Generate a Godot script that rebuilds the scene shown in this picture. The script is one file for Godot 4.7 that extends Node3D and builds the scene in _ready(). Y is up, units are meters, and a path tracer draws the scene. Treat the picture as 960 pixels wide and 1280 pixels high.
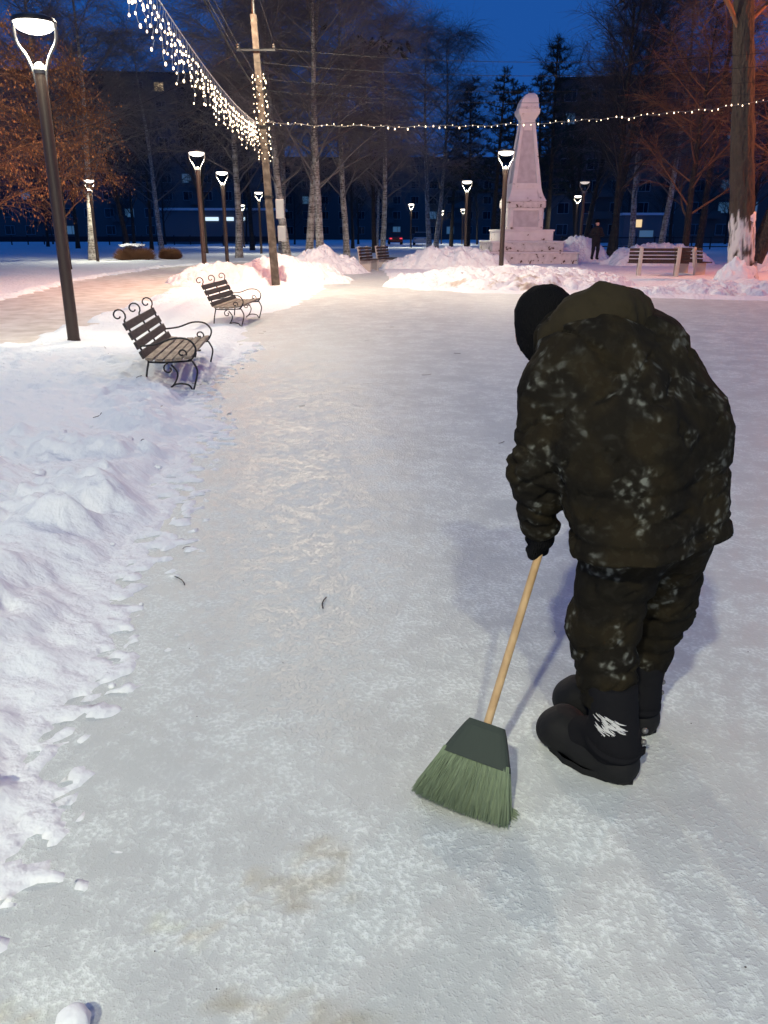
extends Node3D
# A winter park at dusk: a person in dark camouflage sweeping an ice rink between snow banks.

var names := {}
var rng := RandomNumberGenerator.new()
var n_lump := FastNoiseLite.new()
var n_soft := FastNoiseLite.new()
var n_fine := FastNoiseLite.new()
var n_cell := FastNoiseLite.new()
var n_fold := FastNoiseLite.new()
var M := {}

func _ready() -> void:
	var cam := Camera3D.new()
	cam.name = "camera"
	add_child(cam)
	cam.position = Vector3(0, 1.6, 0)
	cam.rotation_degrees = Vector3(-19.3, 0, 0)
	cam.fov = 65.24
	cam.near = 0.05
	cam.far = 700.0
	cam.current = true
	var env := Environment.new()
	env.background_mode = Environment.BG_SKY
	var sky := Sky.new()
	var sm := ProceduralSkyMaterial.new()
	sm.sky_top_color = Color(0.012, 0.080, 0.330).linear_to_srgb()
	sm.sky_horizon_color = Color(0.010, 0.082, 0.350).linear_to_srgb()
	sm.sky_curve = 0.18
	sm.ground_bottom_color = Color(0.02, 0.03, 0.07).linear_to_srgb()
	sm.ground_horizon_color = Color(0.02, 0.05, 0.14).linear_to_srgb()
	sm.sun_angle_max = 1.0
	sky.sky_material = sm
	env.sky = sky
	env.background_energy_multiplier = 1.0
	env.tonemap_mode = Environment.TONE_MAPPER_LINEAR
	env.tonemap_exposure = 1.0
	env.sdfgi_enabled = true
	env.ssao_enabled = true
	env.ssil_enabled = true
	var we := WorldEnvironment.new()
	we.name = "world_environment"
	we.environment = env
	add_child(we)
	setup_noise()
	setup_materials()
	build_ground()
	build_piles()
	build_buildings()
	build_monument()
	build_lamps()
	build_poles()
	build_garlands()
	build_benches()
	build_trees()
	build_sweeper()
	build_far_things()
	build_small_things()

# ---------------------------------------------------------------- helpers
func lin(r: float, g: float, b: float) -> Color:
	return Color(r, g, b).linear_to_srgb()

func numbered(called: String) -> String:
	var k: int = names.get(called, -1) + 1
	names[called] = k
	return called if k == 0 else "%s_%03d" % [called, k]

func tag(o: Node, label: String, category: String, group := "") -> void:
	o.set_meta("label", label)
	o.set_meta("category", category)
	if group != "":
		o.set_meta("group", group)

func thing(called: String, label: String, category: String, at := Vector3.ZERO, turn := 0.0, group := "") -> Node3D:
	var o := Node3D.new()
	o.name = numbered(called)
	add_child(o)
	o.position = at
	o.rotation.y = turn
	tag(o, label, category, group)
	return o

func copy_of(src: Node3D, called: String, label: String, at: Vector3, turn := 0.0, group := "") -> Node3D:
	var o: Node3D = src.duplicate()
	o.name = numbered(called)
	add_child(o)
	o.position = at
	o.rotation = Vector3(0, turn, 0)
	o.set_meta("label", label)
	if group != "":
		o.set_meta("group", group)
	return o

func part(parent: Node, called: String, mesh: Mesh, m: Material, at := Vector3.ZERO) -> MeshInstance3D:
	var o := MeshInstance3D.new()
	o.name = called
	o.mesh = mesh
	o.material_override = m
	parent.add_child(o, true)
	o.position = at
	return o

func smat(c: Color, rough: float, metal := 0.0) -> StandardMaterial3D:
	var m := StandardMaterial3D.new()
	m.albedo_color = c
	m.roughness = rough
	m.metallic = metal
	return m

func glow(c: Color, e: float) -> StandardMaterial3D:
	var m := smat(Color(0.8, 0.8, 0.8), 0.5)
	m.emission_enabled = true
	m.emission = c
	m.emission_energy_multiplier = e
	return m

func noise(kind: int, freq: float, octaves: int, sd: int, fractal := FastNoiseLite.FRACTAL_FBM) -> FastNoiseLite:
	var n := FastNoiseLite.new()
	n.noise_type = kind
	n.frequency = freq
	n.fractal_octaves = octaves
	n.fractal_type = fractal if octaves > 1 else FastNoiseLite.FRACTAL_NONE
	n.seed = sd
	return n

func noise_tex(n: FastNoiseLite, size: int, cols: Array, stops: Array) -> NoiseTexture2D:
	var t := NoiseTexture2D.new()
	t.width = size
	t.height = size
	t.seamless = true
	t.noise = n
	var g := Gradient.new()
	g.offsets = PackedFloat32Array(stops)
	g.colors = PackedColorArray(cols)
	t.color_ramp = g
	return t

func height_tex(n: FastNoiseLite, size: int) -> NoiseTexture2D:
	var t := NoiseTexture2D.new()
	t.width = size
	t.height = size
	t.seamless = true
	t.noise = n
	return t

# mesh builder: front faces clockwise, as Godot draws them
class MB:
	var v := PackedVector3Array()
	var n := PackedVector3Array()
	var c := PackedColorArray()
	var ix := PackedInt32Array()
	var col := Color(1, 1, 1)
	var coloured := false

	func add(p: Vector3, nn: Vector3) -> int:
		v.append(p)
		n.append(nn)
		if coloured:
			c.append(col)
		return v.size() - 1

	func face(pts: Array, out_dir: Vector3) -> void:
		var a: Vector3 = pts[0]
		var b: Vector3 = pts[1]
		var d: Vector3 = pts[2]
		var nn := (b - a).cross(d - a).normalized()
		var flip := nn.dot(out_dir) > 0.0
		if not flip:
			nn = -nn
		var base := v.size()
		for p in pts:
			add(p, nn)
		for k in range(1, pts.size() - 1):
			if flip:
				ix.append_array([base, base + k + 1, base + k])
			else:
				ix.append_array([base, base + k, base + k + 1])

	# bevelled box
	func box(ctr: Vector3, size: Vector3, bs := Basis.IDENTITY, bev := 0.0) -> void:
		var h := size * 0.5
		if bev <= 0.0:
			for ax in 3:
				for s in [-1.0, 1.0]:
					var u := Vector3.ZERO
					var w := Vector3.ZERO
					var d := Vector3.ZERO
					d[ax] = s * h[ax]
					u[(ax + 1) % 3] = h[(ax + 1) % 3]
					w[(ax + 2) % 3] = h[(ax + 2) % 3]
					face([ctr + bs * (d + u + w), ctr + bs * (d + u - w), ctr + bs * (d - u - w), ctr + bs * (d - u + w)], bs * d)
			return
		for ax in 3:
			var a1 := (ax + 1) % 3
			var a2 := (ax + 2) % 3
			for s in [-1.0, 1.0]:
				var q := []
				for k in [[1, 1], [1, -1], [-1, -1], [-1, 1]]:
					var p := Vector3.ZERO
					p[ax] = s * h[ax]
					p[a1] = k[0] * (h[a1] - bev)
					p[a2] = k[1] * (h[a2] - bev)
					q.append(ctr + bs * p)
				var d := Vector3.ZERO
				d[ax] = s
				face(q, bs * d)
			for s1 in [-1.0, 1.0]:
				for s2 in [-1.0, 1.0]:
					var q := []
					for k in [[0, -1], [0, 1], [1, 1], [1, -1]]:
						var p := Vector3.ZERO
						p[ax] = k[1] * (h[ax] - bev)
						p[a1] = s1 * (h[a1] - (bev if k[0] == 1 else 0.0))
						p[a2] = s2 * (h[a2] - (0.0 if k[0] == 1 else bev))
						q.append(ctr + bs * p)
					var d := Vector3.ZERO
					d[a1] = s1
					d[a2] = s2
					face(q, bs * d)
		for sx in [-1.0, 1.0]:
			for sy in [-1.0, 1.0]:
				for sz in [-1.0, 1.0]:
					var sg := Vector3(sx, sy, sz)
					face([ctr + bs * (sg * (h - Vector3(0, bev, bev))), ctr + bs * (sg * (h - Vector3(bev, 0, bev))), ctr + bs * (sg * (h - Vector3(bev, bev, 0)))], bs * sg)

	func tube(pts: PackedVector3Array, radii: PackedFloat32Array, sides: int, cap := true, squash := 1.0) -> void:
		var cnt := pts.size()
		if cnt < 2:
			return
		var t := (pts[1] - pts[0]).normalized()
		var u := t.cross(Vector3.UP if absf(t.y) < 0.9 else Vector3.RIGHT).normalized()
		var w := t.cross(u)
		var base := v.size()
		for k in cnt:
			var tt := t
			if k > 0 and k < cnt - 1:
				tt = (pts[k + 1] - pts[k - 1]).normalized()
			elif k == cnt - 1:
				tt = (pts[k] - pts[k - 1]).normalized()
			u = (u - tt * u.dot(tt)).normalized()
			w = tt.cross(u)
			for i in sides:
				var a := TAU * i / sides
				var dd := u * cos(a) + w * sin(a) * squash
				v.append(pts[k] + dd * radii[k])
				n.append(dd.normalized())
				if coloured:
					c.append(col)
		for k in cnt - 1:
			for i in sides:
				var a0 := base + k * sides + i
				var b0 := base + k * sides + (i + 1) % sides
				ix.append_array([a0, a0 + sides, b0, b0, a0 + sides, b0 + sides])
		if cap:
			for e in 2:
				var k := 0 if e == 0 else cnt - 1
				if radii[k] < 0.002:
					continue
				var dirn := (pts[0] - pts[1]) if e == 0 else (pts[cnt - 1] - pts[cnt - 2])
				var q := []
				for i in sides:
					q.append(v[base + k * sides + i])
				face(q, dirn)

	# profile: array of Vector2(radius, height); smooth shading between points of one group
	func lathe(prof: Array, sides: int, at := Vector3.ZERO, smooth := true, sq := false) -> void:
		for k in prof.size() - 1:
			var p0: Vector2 = prof[k]
			var p1: Vector2 = prof[k + 1]
			if p0.distance_to(p1) < 1e-5:
				continue
			var nn := Vector2(p1.y - p0.y, p0.x - p1.x).normalized()
			var base := v.size()
			for i in sides + 1:
				var a := TAU * i / sides
				var d := Vector3(cos(a), 0, sin(a))
				var m := Vector3(d.x * nn.x, nn.y, d.z * nn.x)
				add(at + Vector3(d.x * p0.x, p0.y, d.z * p0.x), m)
				add(at + Vector3(d.x * p1.x, p1.y, d.z * p1.x), m)
			for i in sides:
				var a0 := base + i * 2
				var tri1 := [a0, a0 + 1, a0 + 2]
				var tri2 := [a0 + 1, a0 + 3, a0 + 2]
				for tr in [tri1, tri2]:
					var g := (v[tr[1]] - v[tr[0]]).cross(v[tr[2]] - v[tr[0]])
					var want: Vector3 = n[tr[0]] + n[tr[1]] + n[tr[2]]
					if g.dot(want) > 0.0:
						ix.append_array([tr[0], tr[2], tr[1]])
					else:
						ix.append_array(tr)

	# four-sided frustum with level faces
	func frustum(b: Vector3, bx: float, bz: float, t: Vector3, tx: float, tz: float) -> void:
		var lo := [b + Vector3(-bx, 0, -bz), b + Vector3(bx, 0, -bz), b + Vector3(bx, 0, bz), b + Vector3(-bx, 0, bz)]
		var hi := [t + Vector3(-tx, 0, -tz), t + Vector3(tx, 0, -tz), t + Vector3(tx, 0, tz), t + Vector3(-tx, 0, tz)]
		for k in 4:
			var j := (k + 1) % 4
			face([lo[k], lo[j], hi[j], hi[k]], (lo[k] + lo[j]) * 0.5 - b)
		face(lo, Vector3.DOWN)
		face(hi, Vector3.UP)

	func blob(ctr: Vector3, rad: Vector3, sides: int, rings: int) -> void:
		var base := v.size()
		for r in rings + 1:
			var ph := PI * r / rings
			for i in sides:
				var a := TAU * i / sides
				var d := Vector3(sin(ph) * cos(a), cos(ph), sin(ph) * sin(a))
				add(ctr + d * rad, (d / rad).normalized())
		for r in rings:
			for i in sides:
				var a0 := base + r * sides + i
				var b0 := base + r * sides + (i + 1) % sides
				ix.append_array([a0, a0 + sides, b0, b0, a0 + sides, b0 + sides])

	func mesh() -> ArrayMesh:
		var am := ArrayMesh.new()
		var arr := []
		arr.resize(Mesh.ARRAY_MAX)
		arr[Mesh.ARRAY_VERTEX] = v
		arr[Mesh.ARRAY_NORMAL] = n
		if coloured:
			arr[Mesh.ARRAY_COLOR] = c
		arr[Mesh.ARRAY_INDEX] = ix
		am.add_surface_from_arrays(Mesh.PRIMITIVE_TRIANGLES, arr)
		return am

func pts(a: Array) -> PackedVector3Array:
	return PackedVector3Array(a)

func rad(a: Array) -> PackedFloat32Array:
	return PackedFloat32Array(a)

func box_mesh(size: Vector3, bev := 0.0) -> ArrayMesh:
	var b := MB.new()
	b.box(Vector3.ZERO, size, Basis.IDENTITY, bev)
	return b.mesh()

func catmull(p: Array, per: int) -> PackedVector3Array:
	var out := PackedVector3Array()
	for k in p.size() - 1:
		var a: Vector3 = p[maxi(k - 1, 0)]
		var b: Vector3 = p[k]
		var c: Vector3 = p[k + 1]
		var d: Vector3 = p[mini(k + 2, p.size() - 1)]
		for i in per:
			out.append(b.cubic_interpolate(c, a, d, float(i) / per))
	out.append(p[p.size() - 1])
	return out

func even(p: PackedVector3Array, r: float) -> PackedFloat32Array:
	var a := PackedFloat32Array()
	a.resize(p.size())
	a.fill(r)
	return a

func nth(k: int) -> String:
	var w := ["first", "second", "third", "fourth", "fifth", "sixth", "seventh", "eighth", "ninth", "tenth", "eleventh", "twelfth", "thirteenth", "fourteenth", "fifteenth", "sixteenth", "seventeenth", "eighteenth", "nineteenth"]
	if k < 19:
		return w[k]
	var tens: String = {2: "twenty", 3: "thirty", 4: "forty"}[(k + 1) / 10]
	return ({20: "twentieth", 30: "thirtieth", 40: "fortieth"}[k + 1]) if (k + 1) % 10 == 0 else tens + "-" + w[(k + 1) % 10 - 1]

func table(t: Array, x: float) -> float:
	if x <= t[0][0]:
		return t[0][1]
	for k in range(1, t.size()):
		if x <= t[k][0]:
			var f: float = (x - t[k - 1][0]) / (t[k][0] - t[k - 1][0])
			f = f * f * (3.0 - 2.0 * f)
			return lerpf(t[k - 1][1], t[k][1], f)
	return t[t.size() - 1][1]

# ---------------------------------------------------------------- materials
func setup_noise() -> void:
	rng.seed = 20231
	n_lump = noise(FastNoiseLite.TYPE_SIMPLEX_SMOOTH, 1.1, 3, 11)
	n_soft = noise(FastNoiseLite.TYPE_SIMPLEX_SMOOTH, 0.32, 2, 12)
	n_fine = noise(FastNoiseLite.TYPE_SIMPLEX_SMOOTH, 6.0, 3, 13)
	n_cell = noise(FastNoiseLite.TYPE_CELLULAR, 2.2, 1, 14)
	n_cell.cellular_return_type = FastNoiseLite.RETURN_DISTANCE
	n_cell.cellular_jitter = 1.0
	n_fold = noise(FastNoiseLite.TYPE_SIMPLEX_SMOOTH, 5.0, 2, 15, FastNoiseLite.FRACTAL_RIDGED)

func ice_textures() -> Array:
	# milky ice: soft cloudy tone, frost crystals a few millimetres wide gathered in patches, slicker bare spots between
	var sz := 2048
	var big := noise(FastNoiseLite.TYPE_SIMPLEX_SMOOTH, 0.0045, 4, 31).get_seamless_image(sz, sz).get_data()
	var mid := noise(FastNoiseLite.TYPE_SIMPLEX_SMOOTH, 0.022, 5, 32).get_seamless_image(sz, sz).get_data()
	var fleck := noise(FastNoiseLite.TYPE_SIMPLEX, 0.085, 5, 33).get_seamless_image(sz, sz).get_data()
	var fine := noise(FastNoiseLite.TYPE_SIMPLEX, 0.42, 1, 34).get_seamless_image(sz, sz).get_data()
	var alb := PackedByteArray()
	var rgh := PackedByteArray()
	var hgt := PackedByteArray()
	alb.resize(sz * sz * 3)
	rgh.resize(sz * sz)
	hgt.resize(sz * sz)
	for i in sz * sz:
		var b: float = big[i] / 255.0
		var m: float = mid[i] / 255.0
		var f: float = fine[i] / 255.0
		var patch: float = smoothstep(0.30, 0.74, b * 0.42 + m * 0.58)
		var k: float = smoothstep(0.50 - 0.22 * patch, 0.92 - 0.12 * patch, fleck[i] / 255.0 * 0.78 + f * 0.22)
		var g: float = 0.755 + 0.035 * patch + 0.115 * k * (0.35 + 0.65 * patch) + 0.03 * (b - 0.5)
		var w := int(clampf(g, 0.0, 1.0) * 255.0)
		alb[i * 3] = int(w * 0.98)
		alb[i * 3 + 1] = w
		alb[i * 3 + 2] = int(w * 0.995)
		rgh[i] = int((0.37 + 0.17 * patch + 0.18 * k + 0.08 * f) * 255.0)
		hgt[i] = int(clampf(0.22 * m + 0.42 * k + 0.16 * f, 0.0, 1.0) * 255.0)
	return [ImageTexture.create_from_image(Image.create_from_data(sz, sz, false, Image.FORMAT_RGB8, alb)),
		ImageTexture.create_from_image(Image.create_from_data(sz, sz, false, Image.FORMAT_L8, rgh)),
		ImageTexture.create_from_image(Image.create_from_data(sz, sz, false, Image.FORMAT_L8, hgt))]

func camo_texture() -> ImageTexture:
	var sz := 1024
	var cn := noise(FastNoiseLite.TYPE_CELLULAR, 0.026, 1, 41)
	cn.cellular_return_type = FastNoiseLite.RETURN_DISTANCE2_SUB
	var cells := cn.get_seamless_image(sz, sz).get_data()
	var maskd := noise(FastNoiseLite.TYPE_SIMPLEX_SMOOTH, 0.0046, 3, 42).get_seamless_image(sz, sz).get_data()
	var tone := noise(FastNoiseLite.TYPE_SIMPLEX_SMOOTH, 0.0045, 2, 43).get_seamless_image(sz, sz).get_data()
	var streak := noise(FastNoiseLite.TYPE_SIMPLEX_SMOOTH, 0.02, 3, 44).get_seamless_image(sz, sz).get_data()
	var out := PackedByteArray()
	out.resize(sz * sz * 3)
	for i in sz * sz:
		var t: float = tone[i] / 255.0
		var base := Color(0.108, 0.099, 0.083).lerp(Color(0.150, 0.132, 0.096), smoothstep(0.35, 0.75, t))
		var k: float = smoothstep(0.61, 0.77, maskd[i] / 255.0) * (0.22 + 0.78 * smoothstep(0.10, 0.42, cells[i] / 255.0)) * smoothstep(0.25, 0.75, streak[i] / 255.0)
		var k2: float = smoothstep(0.60, 0.72, streak[i] / 255.0) * 0.06
		base = base.lerp(Color(0.45, 0.46, 0.435), clampf(k * 0.85 + k2, 0.0, 1.0))
		out[i * 3] = int(base.r * 255.0)
		out[i * 3 + 1] = int(base.g * 255.0)
		out[i * 3 + 2] = int(base.b * 255.0)
	return ImageTexture.create_from_image(Image.create_from_data(sz, sz, false, Image.FORMAT_RGB8, out))

func bark_texture() -> ImageTexture:
	# birch bark: pale, with short dark level bands
	var sz := 512
	var nn := noise(FastNoiseLite.TYPE_SIMPLEX_SMOOTH, 1.0, 3, 51)
	var n2 := noise(FastNoiseLite.TYPE_SIMPLEX_SMOOTH, 1.0, 2, 52)
	var im := Image.create(sz, sz, false, Image.FORMAT_RGB8)
	for y in sz:
		for x in sz:
			var fx := absf(x - sz * 0.5) / sz
			var fy := absf(y - sz * 0.5) / sz
			var d := nn.get_noise_2d(fx * 5.0, fy * 34.0 + 3.0)
			var e := n2.get_noise_2d(fx * 7.0 + 20.0, fy * 5.0)
			var k := smoothstep(0.12, 0.30, d + e * 0.42)
			var c := Color(0.74, 0.71, 0.67).lerp(Color(0.13, 0.11, 0.10), k)
			c = c.lerp(Color(0.5, 0.46, 0.42), clampf(0.35 + e, 0.0, 0.6))
			im.set_pixel(x, y, c)
	return ImageTexture.create_from_image(im)

func setup_materials() -> void:
	var ice_t := ice_textures()
	var ice := smat(Color(1, 1, 1), 1.0)
	ice.albedo_texture = ice_t[0]
	ice.roughness_texture = ice_t[1]
	ice.heightmap_enabled = true
	ice.heightmap_texture = ice_t[2]
	ice.heightmap_scale = 0.50
	ice.uv1_triplanar = true
	ice.uv1_world_triplanar = true
	ice.uv1_scale = Vector3.ONE / 4.6
	ice.vertex_color_use_as_albedo = true
	ice.metallic_specular = 0.38
	M.ice = ice
	var sn := smat(lin(0.82, 0.835, 0.85), 0.85)
	sn.heightmap_enabled = true
	sn.heightmap_texture = height_tex(noise(FastNoiseLite.TYPE_SIMPLEX_SMOOTH, 0.012, 5, 61), 1024)
	sn.heightmap_scale = 2.6
	sn.uv1_triplanar = true
	sn.uv1_world_triplanar = true
	sn.uv1_scale = Vector3.ONE / 1.9
	sn.metallic_specular = 0.35
	M.snow = sn
	var sn2: StandardMaterial3D = sn.duplicate()
	sn2.heightmap_scale = 9.0
	sn2.uv1_scale = Vector3.ONE / 3.1
	sn2.vertex_color_use_as_albedo = true
	M.pile = sn2
	var sn3: StandardMaterial3D = sn.duplicate()
	sn3.albedo_color = Color(1, 1, 1)
	sn3.albedo_texture = noise_tex(noise(FastNoiseLite.TYPE_SIMPLEX_SMOOTH, 0.01, 5, 62), 512, [lin(0.52, 0.47, 0.42), lin(0.62, 0.57, 0.52), lin(0.70, 0.66, 0.62)], [0.15, 0.5, 0.85])
	sn3.uv1_scale = Vector3.ONE / 3.7
	sn3.heightmap_scale = 1.0
	M.path = sn3
	M.post = smat(lin(0.052, 0.031, 0.022), 0.5)
	M.iron = smat(lin(0.012, 0.012, 0.013), 0.45)
	M.chrome = smat(lin(0.17, 0.165, 0.16), 0.45, 0.4)
	M.cable = smat(lin(0.009, 0.009, 0.010), 0.8)
	M.wire_pale = smat(lin(0.05, 0.048, 0.045), 0.7)
	M.strand = smat(lin(0.60, 0.58, 0.54), 0.6)
	M.string_wire = smat(lin(0.22, 0.21, 0.19), 0.7)
	M.bench_block = smat(lin(0.50, 0.45, 0.42), 0.9)
	M.box_grey = smat(lin(0.33, 0.33, 0.33), 0.6)
	M.led = glow(Color(1.0, 0.96, 0.90), 9.0)
	M.led_dim = glow(Color(1.0, 0.95, 0.88), 0.6)
	M.sodium = glow(Color(1.0, 0.60, 0.25), 9.0)
	M.bulb = glow(Color(1.0, 0.88, 0.70), 6.0)
	M.bulb_small = glow(Color(1.0, 0.88, 0.70), 4.5)
	M.window_lit = glow(Color(0.85, 0.95, 1.0), 1.1)
	M.window_warm = glow(Color(1.0, 0.85, 0.55), 0.9)
	M.window_teal = glow(Color(0.55, 0.80, 0.88), 0.10)
	var con := smat(Color(1, 1, 1), 0.9)
	con.albedo_texture = noise_tex(noise(FastNoiseLite.TYPE_SIMPLEX_SMOOTH, 0.02, 4, 71), 256, [lin(0.075, 0.055, 0.042), lin(0.105, 0.080, 0.062), lin(0.15, 0.12, 0.095)], [0.2, 0.55, 0.85])
	con.uv1_triplanar = true
	con.uv1_scale = Vector3.ONE * 0.9
	M.concrete = con
	var pla := smat(Color(1, 1, 1), 0.85)
	pla.albedo_texture = noise_tex(noise(FastNoiseLite.TYPE_SIMPLEX_SMOOTH, 0.010, 5, 72), 512, [lin(0.13, 0.075, 0.05), lin(0.34, 0.26, 0.22), lin(0.78, 0.70, 0.66), lin(0.86, 0.78, 0.74)], [0.05, 0.13, 0.18, 0.8])
	pla.uv1_triplanar = true
	pla.uv1_scale = Vector3.ONE * 0.33
	M.plaster = pla
	var pan := smat(Color(1, 1, 1), 0.85)
	pan.albedo_texture = noise_tex(noise(FastNoiseLite.TYPE_SIMPLEX_SMOOTH, 0.02, 5, 73), 256, [lin(0.55, 0.49, 0.48), lin(0.66, 0.60, 0.59)], [0.2, 0.8])
	pan.uv1_triplanar = true
	pan.uv1_scale = Vector3.ONE * 0.4
	M.plaster_grey = pan
	var br := smat(Color(1, 1, 1), 0.8)
	br.albedo_texture = noise_tex(noise(FastNoiseLite.TYPE_SIMPLEX_SMOOTH, 0.012, 5, 74), 512, [lin(0.09, 0.05, 0.03), lin(0.13, 0.075, 0.05), lin(0.66, 0.58, 0.54), lin(0.80, 0.72, 0.68)], [0.13, 0.20, 0.25, 0.8])
	br.uv1_triplanar = true
	br.uv1_scale = Vector3.ONE * 0.45
	M.plaster_worn = br
	M.slat_dark = wood(lin(0.045, 0.036, 0.033), lin(0.075, 0.062, 0.056), 81)
	M.slat_pale = wood(lin(0.20, 0.155, 0.115), lin(0.36, 0.29, 0.22), 82)
	M.slat_red = wood(lin(0.030, 0.015, 0.012), lin(0.055, 0.027, 0.022), 83)
	M.handle = wood(lin(0.42, 0.27, 0.13), lin(0.56, 0.38, 0.20), 84)
	var bk := smat(Color(1, 1, 1), 0.95)
	bk.albedo_texture = noise_tex(noise(FastNoiseLite.TYPE_SIMPLEX_SMOOTH, 0.03, 4, 91), 256, [lin(0.035, 0.028, 0.023), lin(0.075, 0.06, 0.048)], [0.25, 0.8])
	bk.heightmap_enabled = true
	bk.heightmap_texture = height_tex(noise(FastNoiseLite.TYPE_SIMPLEX_SMOOTH, 0.03, 4, 92, FastNoiseLite.FRACTAL_RIDGED), 256)
	bk.heightmap_scale = 9.0
	bk.uv1_triplanar = true
	bk.uv1_scale = Vector3(1.4, 0.5, 1.4)
	M.bark = bk
	var bb := smat(Color(1, 1, 1), 0.85)
	bb.albedo_texture = bark_texture()
	bb.uv1_triplanar = true
	bb.uv1_scale = Vector3.ONE * 0.55
	M.birch = bb
	M.twig = smat(lin(0.055, 0.044, 0.038), 0.9)
	M.twig_pale = smat(lin(0.16, 0.14, 0.13), 0.9)
	M.twig_orange = smat(lin(0.21, 0.10, 0.05), 0.9)
	var lf := smat(lin(0.33, 0.145, 0.050), 0.8)
	lf.backlight_enabled = true
	lf.backlight = Color(0.35, 0.2, 0.1)
	M.leaf = lf
	M.needle = smat(lin(0.018, 0.028, 0.020), 0.8)
	var co := smat(Color(1, 1, 1), 0.9)
	co.metallic_specular = 0.16
	co.albedo_texture = camo_texture()
	co.uv1_triplanar = true
	co.uv1_triplanar_sharpness = 4.0
	co.uv1_scale = Vector3.ONE / 0.80
	co.heightmap_enabled = true
	co.heightmap_texture = height_tex(noise(FastNoiseLite.TYPE_SIMPLEX_SMOOTH, 0.02, 3, 95), 512)
	co.heightmap_scale = 0.6
	M.camo = co
	var cp: StandardMaterial3D = co.duplicate()
	cp.albedo_texture = null
	cp.albedo_color = lin(0.030, 0.0245, 0.0150)
	M.camo_plain = cp
	M.knit = smat(lin(0.007, 0.007, 0.008), 0.95)
	M.knit.metallic_specular = 0.15
	M.knit.heightmap_enabled = true
	M.knit.heightmap_texture = height_tex(noise(FastNoiseLite.TYPE_SIMPLEX, 0.06, 2, 97), 256)
	M.knit.heightmap_scale = 0.4
	M.knit.uv1_triplanar = true
	M.knit.uv1_scale = Vector3(9, 3, 9)
	var tk := smat(Color(1, 1, 1), 0.95)
	tk.vertex_color_use_as_albedo = true
	tk.heightmap_enabled = true
	tk.heightmap_texture = height_tex(noise(FastNoiseLite.TYPE_SIMPLEX_SMOOTH, 0.03, 4, 98), 256)
	tk.heightmap_scale = 5.0
	tk.uv1_triplanar = true
	tk.uv1_scale = Vector3(1.6, 0.5, 1.6)
	M.old_bark = tk
	var rb := smat(lin(0.012, 0.012, 0.013), 0.72)
	rb.heightmap_enabled = true
	rb.heightmap_texture = height_tex(noise(FastNoiseLite.TYPE_SIMPLEX_SMOOTH, 0.05, 2, 96), 256)
	rb.heightmap_scale = 0.15
	rb.uv1_triplanar = true
	rb.uv1_scale = Vector3.ONE * 3.0
	M.rubber = rb
	M.boot_cloth = smat(lin(0.010, 0.010, 0.012), 0.9)
	M.boot_cloth.metallic_specular = 0.2
	rb.metallic_specular = 0.3
	M.skin = smat(lin(0.55, 0.34, 0.26), 0.6)
	M.dark_cloth = smat(lin(0.010, 0.010, 0.012), 0.9)
	M.emblem = smat(lin(0.55, 0.55, 0.55), 0.7)
	M.broom_cap = smat(lin(0.036, 0.048, 0.040), 0.9)
	M.bristle = smat(lin(0.20, 0.26, 0.165), 0.8)
	M.wall_dark = smat(lin(0.11, 0.10, 0.10), 0.95)
	M.wall_brown = smat(lin(0.13, 0.095, 0.085), 0.95)
	M.wall_low = smat(lin(0.16, 0.16, 0.17), 0.9)
	M.frame = smat(lin(0.22, 0.225, 0.24), 0.7)
	M.pane = smat(lin(0.02, 0.025, 0.03), 0.06)
	M.fence = smat(lin(0.015, 0.015, 0.018), 0.7)
	M.feather = smat(lin(0.008, 0.008, 0.010), 0.7)
	M.car_white = smat(lin(0.5, 0.5, 0.52), 0.3)
	M.car_red = smat(lin(0.25, 0.03, 0.02), 0.3)
	M.tail = glow(Color(1.0, 0.12, 0.05), 1.2)
	M.ice_clear = smat(lin(0.6, 0.6, 0.6), 0.5)

func wood(a: Color, b: Color, sd: int) -> StandardMaterial3D:
	var m := smat(Color(1, 1, 1), 0.75)
	var n := noise(FastNoiseLite.TYPE_SIMPLEX_SMOOTH, 0.02, 4, sd)
	m.albedo_texture = noise_tex(n, 256, [a, b], [0.25, 0.75])
	m.uv1_triplanar = true
	m.uv1_scale = Vector3(3.0, 3.0, 0.6)
	return m

# ---------------------------------------------------------------- ground
const EDGE_X := [[-37.0, 0.3], [-35.5, -0.9], [-33.0, -1.5], [-29.0, -1.5], [-24.0, -1.45], [-19.3, -1.6], [-15.7, -2.2], [-11.4, -1.75], [-8.6, -1.8], [-7.6, -1.55], [-6.6, -1.25], [-3.3, -1.03], [-2.4, -0.92], [-1.5, -0.80], [3.0, -0.7]]
const EDGE_Z := [[-0.1, -36.5], [0.35, -27.0], [1.0, -24.2], [2.6, -22.4], [6.5, -20.8], [9.4, -20.0], [20.0, -19.0]]
const PATH_X := [[-60.0, -5.0], [-46.0, -6.4], [-38.0, -8.6], [-30.0, -8.6], [-20.0, -7.6], [-12.0, -7.2], [0.0, -7.4]]

func ice_depth(x: float, z: float) -> float:
	# metres inside the edge of the ice (negative outside)
	var d := minf(x - table(EDGE_X, z), z - table(EDGE_Z, x))
	return d + n_lump.get_noise_2d(x * 1.3, z * 1.3) * 0.16 + n_fine.get_noise_2d(x * 0.7, z * 0.7) * 0.03

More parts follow.
